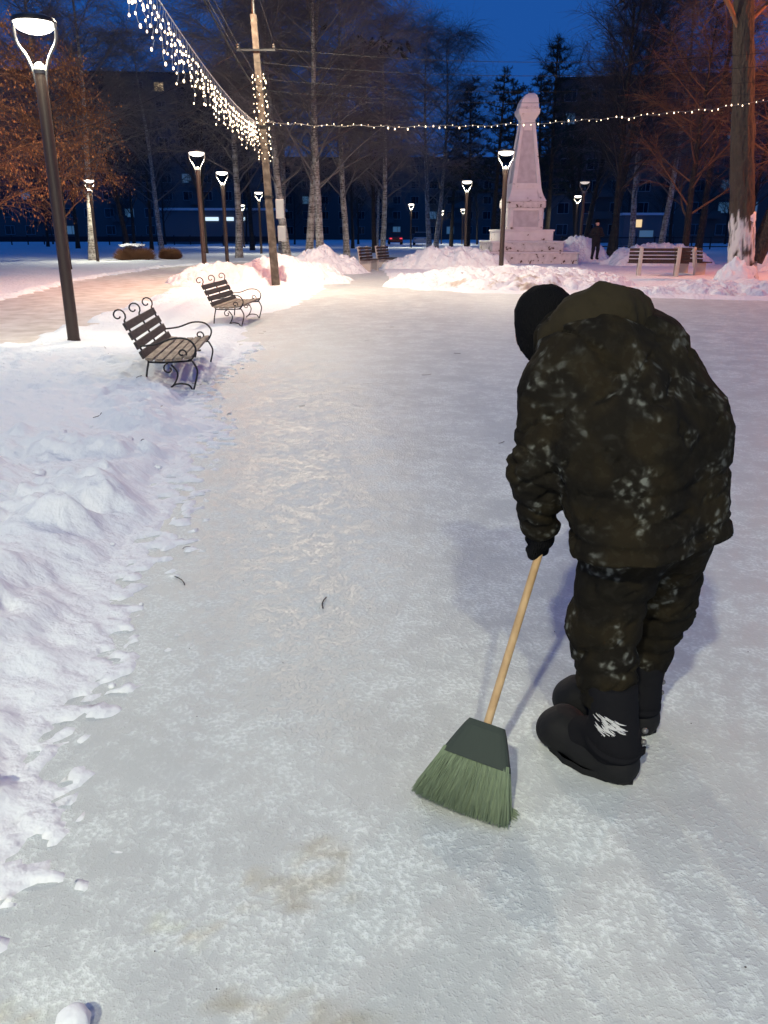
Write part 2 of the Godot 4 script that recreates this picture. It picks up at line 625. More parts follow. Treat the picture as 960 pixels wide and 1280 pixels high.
func snow_height(x: float, z: float) -> float:
	var d := -ice_depth(x, z)
	if d < -0.55:
		return -0.09
	var near := smoothstep(-12.5, -9.0, z) * smoothstep(6.5, 4.5, absf(x))
	var lump := n_lump.get_noise_2d(x, z)
	var soft := n_soft.get_noise_2d(x, z)
	var fine := n_fine.get_noise_2d(x, z)
	var s := smoothstep(-0.10, 0.75, d)
	var h := 0.055 + 0.035 * soft + 0.030 * lump + 0.010 * fine
	if near > 0.0:
		# shovelled clods of three sizes, thickest close to the viewer
		var c1 := -n_cell.get_noise_2d(x + lump * 0.14, z + soft * 0.12)
		var c2 := -n_cell.get_noise_2d(x * 2.4 + 9.0 + lump * 0.2, z * 2.4)
		var c3 := -n_cell.get_noise_2d(x * 5.5 + fine * 0.3, z * 5.5 + 3.0)
		var rough := (0.30 + 0.70 * smoothstep(-0.25, 0.30, n_soft.get_noise_2d(x * 2.2 + 40.0, z * 2.2))) * (0.45 + 0.55 * smoothstep(-7.5, -4.0, z))
		h += near * (0.03 + 0.05 * smoothstep(0.2, 1.6, d) + (0.115 * smoothstep(0.25, 0.85, c1) + 0.072 * smoothstep(0.15, 0.9, c2) + 0.036 * smoothstep(0.1, 0.9, c3)) * rough * smoothstep(0.0, 0.8, d) + 0.006 * fine)
	var pd := absf(x - table(PATH_X, z)) - 1.75 + lump * 0.35
	if z > -46.0:
		h = lerpf(-0.06, h + 0.06 * smoothstep(1.2, 0.3, pd) * (0.5 + lump), smoothstep(-0.1, 0.45, pd))
	else:
		h += 0.02
	h = lerpf(-0.09, h, s)
	if near > 0.0 and d < 0.35:
		# crumbs and thin ragged crust spilling over the edge of the ice
		var crumb := -n_cell.get_noise_2d(x * 4.0 + 2.0 + fine * 0.25, z * 4.0 + lump * 0.3)
		h = maxf(h, lerpf(-0.05, 0.026, smoothstep(0.15, 0.95, crumb + 2.6 * d + 0.6 * fine - 0.12)) - 0.012)
	return h

func grid_mesh(x0: float, x1: float, z0: float, z1: float, cell: float, hf: Callable, cf = null, skirt := 0.15) -> ArrayMesh:
	var nx := int(ceilf((x1 - x0) / cell)) + 1
	var nz := int(ceilf((z1 - z0) / cell)) + 1
	var dx := (x1 - x0) / (nx - 1)
	var dz := (z1 - z0) / (nz - 1)
	var b := MB.new()
	b.coloured = (cf != null)
	var hs := PackedFloat32Array()
	hs.resize(nx * nz)
	for j in nz:
		for i in nx:
			hs[j * nx + i] = hf.call(x0 + i * dx, z0 + j * dz)
	b.v.resize(nx * nz)
	b.n.resize(nx * nz)
	if b.coloured:
		b.c.resize(nx * nz)
	for j in nz:
		for i in nx:
			var k := j * nx + i
			var gx := (hs[j * nx + mini(i + 1, nx - 1)] - hs[j * nx + maxi(i - 1, 0)]) / (dx * (mini(i + 1, nx - 1) - maxi(i - 1, 0)))
			var gz := (hs[mini(j + 1, nz - 1) * nx + i] - hs[maxi(j - 1, 0) * nx + i]) / (dz * (mini(j + 1, nz - 1) - maxi(j - 1, 0)))
			b.v[k] = Vector3(x0 + i * dx, hs[k], z0 + j * dz)
			b.n[k] = Vector3(-gx, 1.0, -gz).normalized()
			if b.coloured:
				b.c[k] = cf.call(x0 + i * dx, z0 + j * dz)
	b.ix.resize((nx - 1) * (nz - 1) * 6)
	var w := 0
	for j in nz - 1:
		for i in nx - 1:
			var k := j * nx + i
			b.ix[w] = k
			b.ix[w + 1] = k + 1
			b.ix[w + 2] = k + nx
			b.ix[w + 3] = k + 1
			b.ix[w + 4] = k + nx + 1
			b.ix[w + 5] = k + nx
			w += 6
	if skirt > 0.0:
		b.col = Color(0.8, 0.8, 0.8)
		for i in nx - 1:
			for j in [0, nz - 1]:
				var p0: Vector3 = b.v[j * nx + i]
				var p1: Vector3 = b.v[j * nx + i + 1]
				b.face([p0, p1, p1 - Vector3(0, skirt, 0), p0 - Vector3(0, skirt, 0)], Vector3(0, 0, -1 if j == 0 else 1))
		for j in nz - 1:
			for i in [0, nx - 1]:
				var p0: Vector3 = b.v[j * nx + i]
				var p1: Vector3 = b.v[(j + 1) * nx + i]
				b.face([p0, p1, p1 - Vector3(0, skirt, 0), p0 - Vector3(0, skirt, 0)], Vector3(-1 if i == 0 else 1, 0, 0))
	return b.mesh()

func ground_part(called: String, mesh: Mesh, m: Material) -> void:
	var o := part(self, numbered(called), mesh, m)
	o.set_meta("kind", "structure")

func ice_height(x: float, z: float) -> float:
	return 0.004 * n_lump.get_noise_2d(x * 2.0, z * 2.0) + 0.0025 * n_fine.get_noise_2d(x * 1.5, z * 1.5)

func ice_colour(x: float, z: float) -> Color:
	# yellow-brown stains frozen into the ice near the bottom of the picture, and old scuffed patches
	var k := 0.0
	for s in [[-0.22, -1.63, 0.17, 0.10], [-0.50, -1.50, 0.14, 0.07], [-0.78, -1.27, 0.16, 0.06], [-0.27, -1.30, 0.22, 0.05], [-0.18, -1.78, 0.09, 0.06], [-0.10, -1.25, 0.15, 0.05]]:
		var q := Vector2((x - s[0]) / s[2], (z - s[1]) / s[3]).length() + 0.65 * n_fine.get_noise_2d(x * 1.6, z * 1.6) + 0.5 * n_lump.get_noise_2d(x * 5.0, z * 5.0)
		k = maxf(k, smoothstep(1.0, 0.35, q))
	var c := Color(1, 1, 1).lerp(Color(0.62, 0.52, 0.37), k * (0.45 + 0.35 * n_fine.get_noise_2d(x * 4.0, z * 4.0)))
	var t := n_soft.get_noise_2d(x * 2.6 + 70.0, z * 1.3)
	var fr := smoothstep(-0.1, 0.5, t + 0.25 * n_lump.get_noise_2d(x * 2.5, z * 1.5))
	var dust := smoothstep(0.85, 0.0, ice_depth(x, z) + 0.45 * n_fine.get_noise_2d(x * 1.5, z * 1.5) + 0.25 * n_lump.get_noise_2d(x * 2.0, z * 2.0)) if x < 0.2 else 0.0
	return c * lerpf(lerpf(0.97, 1.12, fr), 1.34, dust * 0.9)

func build_ground() -> void:
	# the snow under and around everything, finer near the rink
	ground_part("snow_ground", grid_mesh(-6.5, -0.2, -12.0, 1.0, 0.026, snow_height), M.snow)
	ground_part("snow_ground", grid_mesh(-30.0, -6.5, -12.0, 6.0, 0.14, snow_height), M.snow)
	ground_part("snow_ground", grid_mesh(-16.0, 20.0, -48.0, -12.0, 0.085, snow_height), M.snow)
	ground_part("snow_ground", grid_mesh(-60.0, -16.0, -48.0, -12.0, 0.35, snow_height), M.snow)
	ground_part("snow_ground", grid_mesh(20.0, 60.0, -48.0, 6.0, 0.6, snow_height), M.snow)
	ground_part("snow_ground", grid_mesh(-100.0, 100.0, -210.0, -48.0, 0.8, func(x: float, z: float) -> float: return 0.075 + 0.10 * n_soft.get_noise_2d(x * 0.6, z * 0.6) + 0.05 * n_lump.get_noise_2d(x, z)), M.snow)
	var base := MB.new()
	base.face([Vector3(-400, -0.12, 120), Vector3(400, -0.12, 120), Vector3(400, -0.12, -420), Vector3(-400, -0.12, -420)], Vector3.UP)
	ground_part("ground", base.mesh(), M.snow)
	# the ice
	ground_part("ice_rink", grid_mesh(-2.6, 3.4, -9.0, 2.0, 0.03, ice_height, ice_colour, 0.03), M.ice)
	ground_part("ice_rink", grid_mesh(-3.2, 3.4, -37.0, -9.0, 0.12, ice_height, ice_colour, 0.03), M.ice)
	ground_part("ice_rink", grid_mesh(3.4, 20.0, -28.0, 2.0, 0.15, ice_height, ice_colour, 0.03), M.ice)
	ground_part("ice_rink", grid_mesh(-3.0, 20.0, 2.0, 16.0, 0.5, ice_height, ice_colour, 0.03), M.ice)
	# the trodden path beside the lamps
	ground_part("path", grid_mesh(-13.0, -4.5, -46.0, 2.0, 0.12, func(x: float, z: float) -> float: return 0.012 + 0.018 * n_lump.get_noise_2d(x * 1.4, z * 1.4) + 0.006 * n_fine.get_noise_2d(x, z), null, 0.05), M.path)

# a heap of shovelled snow
func pile(label: String, at: Vector3, rx: float, rz: float, h: float, turn: float, sd: int, ex := 1.6, dirt := 0.0, cell := 0.06) -> void:
	var nn := noise(FastNoiseLite.TYPE_SIMPLEX_SMOOTH, 0.9, 3, sd)
	var cl := noise(FastNoiseLite.TYPE_CELLULAR, 1.7, 1, sd + 1)
	cl.cellular_return_type = FastNoiseLite.RETURN_DISTANCE
	var hf := func(x: float, z: float) -> float:
		var q := Vector2(x / rx, z / rz).length() + 0.16 * nn.get_noise_2d(x * 0.7, z * 0.7)
		var s := clampf(1.0 - pow(maxf(q, 0.0), ex), -0.3, 1.0)
		var lump: float = 0.20 * nn.get_noise_2d(x * 1.5, z * 1.5) + 0.26 * maxf(0.0, -cl.get_noise_2d(x + 0.15 * nn.get_noise_2d(x * 4.0, z * 4.0), z)) + 0.15 * maxf(0.0, -cl.get_noise_2d(x * 2.4, z * 2.4 + 7.0)) + 0.05 * n_fine.get_noise_2d(x, z)
		return h * s + (lump - 0.1) * smoothstep(-0.05, 0.45, s) * minf(h, 0.75) - 0.10
	var cf := func(x: float, z: float) -> Color:
		var g := smoothstep(0.1, 0.45, nn.get_noise_2d(x * 1.1 + 30.0, z * 1.1) + 0.3 * n_fine.get_noise_2d(x, z)) * smoothstep(rz * 0.25, rz * 0.75, z)
		return Color(1, 1, 1).lerp(Color(0.50, 0.38, 0.24), g * dirt)
	var o := thing("snow_pile", label, "snow pile", at, turn)
	part(o, "heap", grid_mesh(-rx * 1.15, rx * 1.15, -rz * 1.15, rz * 1.15, cell, hf, cf, 0.0), M.pile)

func build_piles() -> void:
	pile("bright white snow pile round the foot of the lamp before the monument", Vector3(4.1, 0, -26.6), 4.3, 3.6, 0.52, 0.10, 101, 3.0, 0.75)
	pile("low lumpy snow ridge along the rink in front of the slatted park benches", Vector3(10.2, 0, -22.6), 4.6, 1.7, 0.40, 0.10, 111, 2.2, 0.25)
	pile("snow ridge along the rink at the foot of the thick tree", Vector3(15.6, 0, -22.4), 4.0, 1.9, 0.48, 0.06, 121, 2.2, 0.25)
	pile("snow heap at the foot of the concrete utility pole", Vector3(-3.5, 0, -28.6), 2.5, 3.0, 0.80, 0.15, 131, 1.5, 0.0)
	pile("rounded snow heap left of the concrete pole near two lamp posts", Vector3(-5.6, 0, -27.8), 1.7, 2.3, 0.62, 0.0, 141, 1.7, 0.0)
	pile("pointed snow heap between the utility pole and the pair of concrete benches", Vector3(-2.6, 0, -35.0), 2.1, 2.2, 1.10, 0.2, 151, 1.05, 0.0)
	pile("long grey-white snow bank behind the bright pile, left of the monument", Vector3(2.9, 0, -37.5), 3.1, 1.5, 0.92, -0.05, 161, 2.4, 0.0)
	pile("tall snow heap right of the monument where the dark figure stands", Vector3(10.6, 0, -46.4), 1.9, 1.7, 1.35, 0.0, 171, 2.0, 0.0)
	pile("long snow bank behind the standing figure and the slatted bench", Vector3(13.6, 0, -41.5), 3.2, 1.6, 1.05, 0.1, 181, 2.2, 0.0)
	pile("snow mound behind the thick tree trunk at the right edge", Vector3(17.6, 0, -36.0), 3.2, 1.8, 0.8, 0.0, 191, 2.0, 0.0)
	pile("small snow drift piled against the thick tree trunk", Vector3(11.35, 0, -26.9), 0.75, 0.65, 0.85, 0.0, 201, 1.3, 0.0, 0.04)

# ---------------------------------------------------------------- buildings
func window_at(b: Node3D, fm: Mesh, pm: Mesh, at: Vector3, pane_mat: Material) -> void:
	var f := part(b, "window", fm, M.frame, at)
	part(f, "pane", pm, pane_mat, Vector3(0, 0, -0.02))

func block(label: String, at: Vector3, turn: float, wide: float, deep: float, floors: int, cols: int, storey: float, wall: Material, sd: int, lit_share: float) -> void:
	var r := RandomNumberGenerator.new()
	r.seed = sd
	var b := thing("apartment_building", label, "building", at, turn)
	var high := floors * storey + 1.2
	var w := MB.new()
	w.box(Vector3(0, high / 2 - 0.2, -deep / 2), Vector3(wide, high, deep))
	part(b, "wall", w.mesh(), wall)
	var rf := MB.new()
	rf.box(Vector3(0, high - 0.1, -deep / 2), Vector3(wide + 0.5, 0.35, deep + 0.5))
	part(b, "roof", rf.mesh(), M.fence)
	var fm := MB.new()
	for s in [-1.0, 1.0]:
		fm.box(Vector3(s * 0.78, 0, 0.03), Vector3(0.10, 1.5, 0.10))
		fm.box(Vector3(0, s * 0.72, 0.028), Vector3(1.46, 0.10, 0.10))
	fm.box(Vector3(0.18, 0, 0.03), Vector3(0.07, 1.34, 0.08))
	var fmm := fm.mesh()
	var pm := box_mesh(Vector3(1.46, 1.34, 0.05))
	var bal := MB.new()
	bal.box(Vector3(0, 0, 0.5), Vector3(2.6, 1.0, 1.0))
	var balm := bal.mesh()
	for fl in floors:
		for k in cols:
			var x := (k + 0.5 - cols / 2.0) * wide / cols
			var y := 1.9 + fl * storey
			var pmat: Material = M.pane
			if r.randf() < lit_share:
				pmat = M.window_teal if r.randf() < 0.8 else M.window_warm
			window_at(b, fmm, pm, Vector3(x, y, 0.04), pmat)
			if k % 4 == 1 and fl > 0:
				part(b, "balcony", balm, wall, Vector3(x + wide / cols * 0.5, y - 0.95, 0.004))

func build_buildings() -> void:
	block("dark nine storey apartment block behind the trees on the left", Vector3(-50, 0, -150), 0.10, 62, 13, 9, 18, 2.85, M.wall_dark, 5, 0.10)
	block("dark apartment block with level roofline behind the trees on the right", Vector3(56.5, 0, -118), -0.16, 66, 13, 7, 18, 2.9, M.wall_brown, 6, 0.08)
	block("low dark apartment block half hidden behind the middle birches", Vector3(8, 0, -172), 0.0, 58, 12, 5, 16, 2.85, M.wall_dark, 7, 0.05)
	# a low pavilion with lit windows far behind the left lamps
	var p := thing("pavilion", "low pale building with a lit strip of windows behind the left lamps", "building", Vector3(-21.5, 0, -112), 0.05)
	part(p, "wall", box_mesh(Vector3(16, 4.4, 8), 0.05), M.wall_low, Vector3(0, 2.1, -4))
	part(p, "roof", box_mesh(Vector3(16.6, 0.3, 8.6)), M.snow, Vector3(0, 4.4, -4))
	var wm := box_mesh(Vector3(2.1, 0.75, 0.08))
	for q in [[-1.3, 1.0], [1.2, 0.5], [2.9, 0.3]]:
		part(p, "lit_window", wm, M.window_lit, Vector3(q[0], 3.2, 0.05)).scale = Vector3(q[1], 0.6, 1)
	var k := thing("kiosk", "small pale kiosk with a lit yellow window behind the right birches", "building", Vector3(29.2, 0, -96), -0.1)
	part(k, "wall", box_mesh(Vector3(4.2, 3.4, 3), 0.04), M.wall_low, Vector3(0, 1.7, -1.5))
	part(k, "roof", box_mesh(Vector3(4.8, 0.25, 3.6)), M.snow, Vector3(0, 3.5, -1.5))
	part(k, "lit_window", box_mesh(Vector3(1.0, 0.8, 0.06)), M.window_warm, Vector3(-0.6, 2.5, 0.04))
	part(k, "lit_window", box_mesh(Vector3(1.5, 0.7, 0.06)), M.window_teal, Vector3(0.5, 1.4, 0.04))

# ---------------------------------------------------------------- monument
func build_monument() -> void:
	var o := thing("monument", "weathered white plaster obelisk on a stepped base rising from the snow", "monument", Vector3(7.27, 0, -45.0), 0.07)
	var st := [[5.1, 4.5, -0.25, 0.62, M.plaster_worn], [3.75, 3.5, 0.62, 1.14, M.plaster_worn], [2.8, 2.7, 1.14, 1.70, M.plaster]]
	for s in st:
		var b := MB.new()
		var hh: float = s[3] - s[2]
		b.box(Vector3(0, (s[2] + s[3]) / 2, 0), Vector3(s[0], hh, s[1]), Basis.IDENTITY, 0.04)
		part(o, "step", b.mesh(), s[4])
		var c := MB.new()
		c.box(Vector3(0, s[3] - 0.03, 0), Vector3(s[0] + 0.10, 0.09, s[1] + 0.10), Basis.IDENTITY, 0.02)
		part(o, "step_edge", c.mesh(), M.plaster)
	var pd := MB.new()
	pd.box(Vector3(0, 2.23, 0), Vector3(1.72, 1.08, 1.72), Basis.IDENTITY, 0.02)
	var ped := part(o, "pedestal", pd.mesh(), M.plaster)
	for f in 4:
		var bs := Basis(Vector3.UP, f * PI / 2)
		var pl := MB.new()
		pl.box(bs * Vector3(0, 2.24, 0.86), Vector3(1.34, 0.80, 0.05), bs)
		part(ped, "panel", pl.mesh(), M.plaster_grey)
		for s in [-1.0, 1.0]:
			var fr := MB.new()
			fr.box(bs * Vector3(s * 0.76, 2.235, 0.885), Vector3(0.18, 1.05, 0.12), bs, 0.015)
			part(ped, "panel_frame", fr.mesh(), M.plaster)
			var fr2 := MB.new()
			fr2.box(bs * Vector3(0, 2.24 + s * 0.46, 0.882), Vector3(1.34, 0.13, 0.116), bs, 0.015)
			part(ped, "panel_frame", fr2.mesh(), M.plaster)
	var cn := MB.new()
	cn.box(Vector3(0, 2.93, 0), Vector3(2.02, 0.34, 2.02), Basis.IDENTITY, 0.05)
	part(o, "cornice", cn.mesh(), M.plaster_worn)
	var sk := MB.new()
	var prev := [1.02, 3.10]
	for q in [[0.97, 3.18], [0.88, 3.36], [0.81, 3.56], [0.775, 3.72]]:
		sk.frustum(Vector3(0, prev[1], 0), prev[0], prev[0], Vector3(0, q[1], 0), q[0], q[0])
		prev = q
	part(o, "plinth", sk.mesh(), M.plaster)
	# the shaft: four corner strips stand proud of recessed panels
	var core := MB.new()
	core.frustum(Vector3(0, 3.72, 0), 0.69, 0.69, Vector3(0, 6.95, 0), 0.28, 0.28)
	part(o, "shaft", core.mesh(), M.plaster_grey)
	for sx in [-1.0, 1.0]:
		for sz in [-1.0, 1.0]:
			var c := MB.new()
			c.frustum(Vector3(sx * 0.665, 3.71, sz * 0.665), 0.105, 0.105, Vector3(sx * 0.275, 6.95, sz * 0.275), 0.07, 0.07)
			part(o, "corner_strip", c.mesh(), M.plaster)
	for f in 4:
		var bs := Basis(Vector3.UP, f * PI / 2)
		var tp := MB.new()
		tp.box(bs * Vector3(0, 6.70, 0.30), Vector3(0.46, 0.50, 0.12), bs, 0.02)
		part(o, "shaft_band", tp.mesh(), M.plaster)
		var bt := MB.new()
		bt.box(bs * Vector3(0, 3.84, 0.70), Vector3(1.16, 0.26, 0.14), bs, 0.02)
		part(o, "shaft_band", bt.mesh(), M.plaster)
	var cap := MB.new()
	cap.frustum(Vector3(0, 6.95, 0), 0.36, 0.36, Vector3(0, 7.22, 0), 0.52, 0.52)
	cap.frustum(Vector3(0, 7.22, 0), 0.52, 0.52, Vector3(0, 7.42, 0), 0.54, 0.54)
	part(o, "capital", cap.mesh(), M.plaster)
	var rim := MB.new()
	rim.box(Vector3(0, 7.48, 0), Vector3(0.96, 0.12, 0.96), Basis.IDENTITY, 0.02)
	part(o, "capital_rim", rim.mesh(), M.plaster_worn)
	var dm := MB.new()
	var pr := [0.46, 7.54, 0.0]
	for q in [[0.44, 7.72, 0.02], [0.38, 7.92, 0.06], [0.27, 8.09, 0.11], [0.12, 8.19, 0.15]]:
		dm.frustum(Vector3(pr[2], pr[1], 0), pr[0], pr[0], Vector3(q[2], q[1], 0), q[0], q[0])
		pr = q
	part(o, "finial", dm.mesh(), M.plaster)

# ---------------------------------------------------------------- park lamps
func make_lamp(label: String, at: Vector3, energy: float, lit := true) -> Node3D:
	var o := thing("park_lamp", label, "lamp post", at, 0.0, "park lamps on brown posts")
	var p := MB.new()
	p.tube(pts([Vector3(0, -0.3, 0), Vector3(0, 3.55, 0), Vector3(0, 3.62, 0)]), rad([0.088, 0.078, 0.07]), 14)
	part(o, "post", p.mesh(), M.post)
	var f := MB.new()
	f.lathe([Vector2(0.16, 0.0), Vector2(0.16, 0.03), Vector2(0.10, 0.045), Vector2(0.09, 0.10)], 16)
	part(o, "base_plate", f.mesh(), M.post)
	var s := MB.new()
	s.lathe([Vector2(0.075, 3.60), Vector2(0.085, 3.64), Vector2(0.07, 3.70), Vector2(0.03, 3.735), Vector2(0.0, 3.74)], 16)
	part(o, "post_cap", s.mesh(), M.chrome)
	for sg in [-1.0, 1.0]:
		var a := MB.new()
		var path := catmull([Vector3(sg * 0.065, 3.45, 0), Vector3(sg * 0.085, 3.62, 0), Vector3(sg * 0.15, 3.80, 0), Vector3(sg * 0.255, 3.97, 0), Vector3(sg * 0.275, 4.10, 0), Vector3(sg * 0.265, 4.20, 0)], 5)
		a.tube(path, even(path, 0.021), 8)
		part(o, "yoke_arm", a.mesh(), M.chrome)
	var h := MB.new()
	h.lathe([Vector2(0.275, 4.19), Vector2(0.285, 4.21), Vector2(0.275, 4.245), Vector2(0.20, 4.275), Vector2(0.0, 4.285)], 28)
	h.lathe([Vector2(0.0, 4.205), Vector2(0.25, 4.205), Vector2(0.275, 4.19)], 28)
	part(o, "lamp_head", h.mesh(), M.iron)
	var g := MB.new()
	g.lathe([Vector2(0.0, 4.07), Vector2(0.12, 4.08), Vector2(0.20, 4.11), Vector2(0.245, 4.15), Vector2(0.258, 4.195)], 28)
	part(o, "lamp_glass", g.mesh(), M.led if lit else M.led_dim)
	if energy > 0.0:
		var l := SpotLight3D.new()
		l.name = "lamp_light"
		l.light_color = Color(1.0, 0.985, 0.88)
		l.light_energy = energy
		l.light_size = 0.22
		l.spot_angle = 82.0
		l.spot_angle_attenuation = 0.35
		l.spot_range = 60.0
		l.spot_attenuation = 2.0
		l.shadow_enabled = true
		l.rotation_degrees = Vector3(-90, 0, 0)
		o.add_child(l)
		l.position = Vector3(0, 4.05, 0)
	return o

func build_lamps() -> void:
	make_lamp("tall brown lamp post nearest on the left, beside the wrought iron bench", Vector3(-4.61, 0, -12.07), 21.0)
	make_lamp("brown lamp post behind the far wrought iron bench, left of the utility pole", Vector3(-6.5, 0, -30.3), 13.0)
	make_lamp("second lamp post left of the utility pole, just behind the nearer one", Vector3(-7.48, 0, -40.0), 22.0)
	make_lamp("small far lamp post just left of the utility pole", Vector3(-8.75, 0, -60.0), 26.0)
	make_lamp("lamp post beside a thin birch, left of the round hedge", Vector3(-15.7, 0, -46.0), 30.0)
	make_lamp("lamp post standing in the bright snow pile before the monument", Vector3(4.2, 0, -30.0), 19.0)
	make_lamp("lamp post behind the snow bank, just left of the monument lamp", Vector3(4.52, 0, -47.0), 22.0)
	make_lamp("small far lamp post between the middle birches and the monument", Vector3(2.7, 0, -85.0), 26.0)
	make_lamp("dim unlit lamp post right of the monument above the dark figure", Vector3(11.04, 0, -47.5), 0.0, false)
	make_lamp("small lamp post far behind, right of the monument", Vector3(14.9, 0, -66.0), 16.0)
	make_lamp("tiny far lamp behind the lit pavilion strip, left of the utility pole", Vector3(-14.6, 0, -88.0), 26.0)
	make_lamp("tiny far lamp seen just left of the monument post", Vector3(9.6, 0, -104.0), 26.0)
	make_lamp("tiny far lamp behind the bent shrubby trees left of the monument", Vector3(7.6, 0, -112.0), 26.0)

# ---------------------------------------------------------------- poles with overhead lamps
func street_head(o: Node3D, foot: Vector3, tip: Vector3, sodium: bool, energy: float, white := Color(1.0, 0.935, 0.82), down := true) -> void:
	var a := MB.new()
	var mid := Vector3(lerpf(foot.x, tip.x, 0.35), tip.y - 0.1, lerpf(foot.z, tip.z, 0.35))
	var path := catmull([foot, foot + Vector3(0, (tip.y - foot.y) * 0.55, 0) + (tip - foot) * 0.06, mid, tip], 6)
	a.tube(path, even(path, 0.035), 8)
	part(o, "bracket_arm", a.mesh(), M.iron)
	var d := Vector3(tip.x - foot.x, 0, tip.z - foot.z).normalized()
	var bs := Basis(d, Vector3.UP, d.cross(Vector3.UP))
	var h := MB.new()
	h.box(tip + d * 0.22 + Vector3(0, 0.03, 0), Vector3(0.62, 0.13, 0.24), bs, 0.05)
	part(o, "lamp_head", h.mesh(), M.iron)
	var g := MB.new()
	g.box(tip + d * 0.26 + Vector3(0, -0.045, 0), Vector3(0.40, 0.035, 0.18), bs, 0.012)
	part(o, "lamp_glass", g.mesh(), M.sodium if sodium else M.led)
	var l: Light3D
	if sodium and down:
		var sp := SpotLight3D.new()
		sp.spot_angle = 78.0
		sp.spot_angle_attenuation = 0.45
		sp.spot_range = 90.0
		sp.spot_attenuation = 2.0
		sp.rotation_degrees = Vector3(-90, 0, 0)
		l = sp
	else:
		var om := OmniLight3D.new()
		om.omni_range = 90.0
		om.omni_attenuation = 2.0
		l = om
	l.name = "lamp_light"
	l.light_color = Color(1.0, 0.57, 0.26) if sodium else white
	l.light_energy = energy
	l.light_size = 0.20
	l.shadow_enabled = true
	o.add_child(l)
	l.position = tip + d * 0.26 + Vector3(0, -0.08, 0)

func concrete_pole(label: String, at: Vector3, lean: float, high: float) -> Node3D:
	var o := thing("utility_pole", label, "pole", at, 0.0, "concrete utility poles")
	var p := MB.new()
	p.frustum(Vector3(0, -0.4, 0), 0.118, 0.105, Vector3(lean, high, 0), 0.080, 0.075)
	part(o, "pole", p.mesh(), M.concrete)
	for y in [high - 0.9]:
		var c := MB.new()
		c.box(Vector3(lean * y / high, y, 0.12), Vector3(1.1, 0.05, 0.05))
		var arm := part(o, "crossarm", c.mesh(), M.iron)
		for x in [-0.5, 0.5]:
			var q := MB.new()
			q.lathe([Vector2(0.02, 0), Vector2(0.045, 0.03), Vector2(0.03, 0.06), Vector2(0.045, 0.09), Vector2(0.0, 0.14)], 10, Vector3(lean * y / high + x, y + 0.03, 0.12))
			part(arm, "insulator", q.mesh(), M.wire_pale)
	return o

func build_poles() -> void:
	var o := concrete_pole("leaning concrete utility pole wrapped in small lights on the snow heap", Vector3(-3.34, 0, -25.78), -0.32, 7.35)
	var m := MB.new()
	m.tube(pts([Vector3(-0.30, 6.7, 0), Vector3(-0.32, 7.6, 0)]), rad([0.055, 0.05]), 10)
	part(o, "mast_top", m.mesh(), M.iron)
	street_head(o, Vector3(-0.32, 7.5, 0), Vector3(-1.95, 8.3, 0.3), true, 58.0)
	street_head(o, Vector3(-0.32, 7.5, 0), Vector3(0.85, 8.8, 2.7), false, 155.0)
	for q in [[0.14, 1.55, 0.44], [0.11, 2.25, 0.55]]:
		var b := MB.new()
		b.box(Vector3(q[0] + 0.1, q[1], 0.02), Vector3(0.24, q[2], 0.2), Basis.IDENTITY, 0.015)
		part(o, "meter_box", b.mesh(), M.box_grey)
	for y in [2.6, 4.5]:
		var b := MB.new()
		b.box(Vector3(-0.32 * y / 7.35, y, 0), Vector3(0.25, 0.05, 0.24))
		part(o, "steel_band", b.mesh(), M.iron)
	# the pole behind the photographer whose two lamps throw the sweeper's shadows
	var r := concrete_pole("concrete utility pole with two white lamps behind the photographer", Vector3(-1.8, 0, 6.6), 0.0, 8.2)
	street_head(r, Vector3(0, 8.0, 0), Vector3(-0.75, 8.6, -0.7), false, 140.0, Color(1.0, 0.985, 0.87))
	street_head(r, Vector3(0, 8.0, 0), Vector3(2.25, 8.6, -0.4), false, 72.0, Color(1.0, 0.985, 0.87))
	var e := concrete_pole("concrete utility pole with an orange lamp off to the right", Vector3(19.5, 0, -27.0), 0.0, 8.0)
	street_head(e, Vector3(0, 7.8, 0), Vector3(-1.4, 8.4, 0.1), true, 140.0, Color.WHITE, false)
	# overhead wires
	wire("thick dark cable running overhead from the utility pole towards the viewer", Vector3(-3.60, 5.35, -25.8), Vector3(-1.8, 7.2, 6.6), 0.75, 0.020, M.cable)
	wire("pale insulated cable just above the thick dark one", Vector3(-3.62, 5.75, -25.8), Vector3(-2.0, 7.7, 6.6), 0.70, 0.010, M.wire_pale)
	wire("thin upper wire on the left running to the pole crossarm", Vector3(-4.2, 6.45, -25.7), Vector3(-2.38, 7.3, 6.7), 0.25, 0.008, M.wire_pale)
	wire("thin upper wire on the right running to the pole crossarm", Vector3(-3.05, 6.45, -25.7), Vector3(-1.22, 7.3, 6.7), 0.25, 0.008, M.wire_pale)
	wire("dark wire crossing the sky above the monument, upper of four", Vector3(-3.05, 6.48, -25.7), Vector3(19.4, 7.6, -27.0), 0.70, 0.007, M.cable)
	wire("dark wire crossing the sky above the monument, second of four", Vector3(-3.62, 6.15, -25.7), Vector3(19.4, 7.25, -27.0), 0.72, 0.007, M.cable)
	wire("pale wire across the dark building, third of four", Vector3(-3.6, 5.75, -25.75), Vector3(19.4, 6.9, -27.0), 0.75, 0.005, M.cable)
	wire("pale wire across the dark building, lowest of four", Vector3(-3.6, 5.45, -25.75), Vector3(19.4, 6.5, -27.0), 0.70, 0.005, M.cable)
	wire("thin wire from the left trees to the utility pole, upper one", Vector3(-18.0, 5.2, -40.0), Vector3(-4.2, 6.4, -25.8), 0.5, 0.006, M.cable)
	wire("thin wire from the left trees to the utility pole, lower one", Vector3(-18.0, 4.6, -40.0), Vector3(-3.6, 5.7, -25.8), 0.5, 0.006, M.cable)

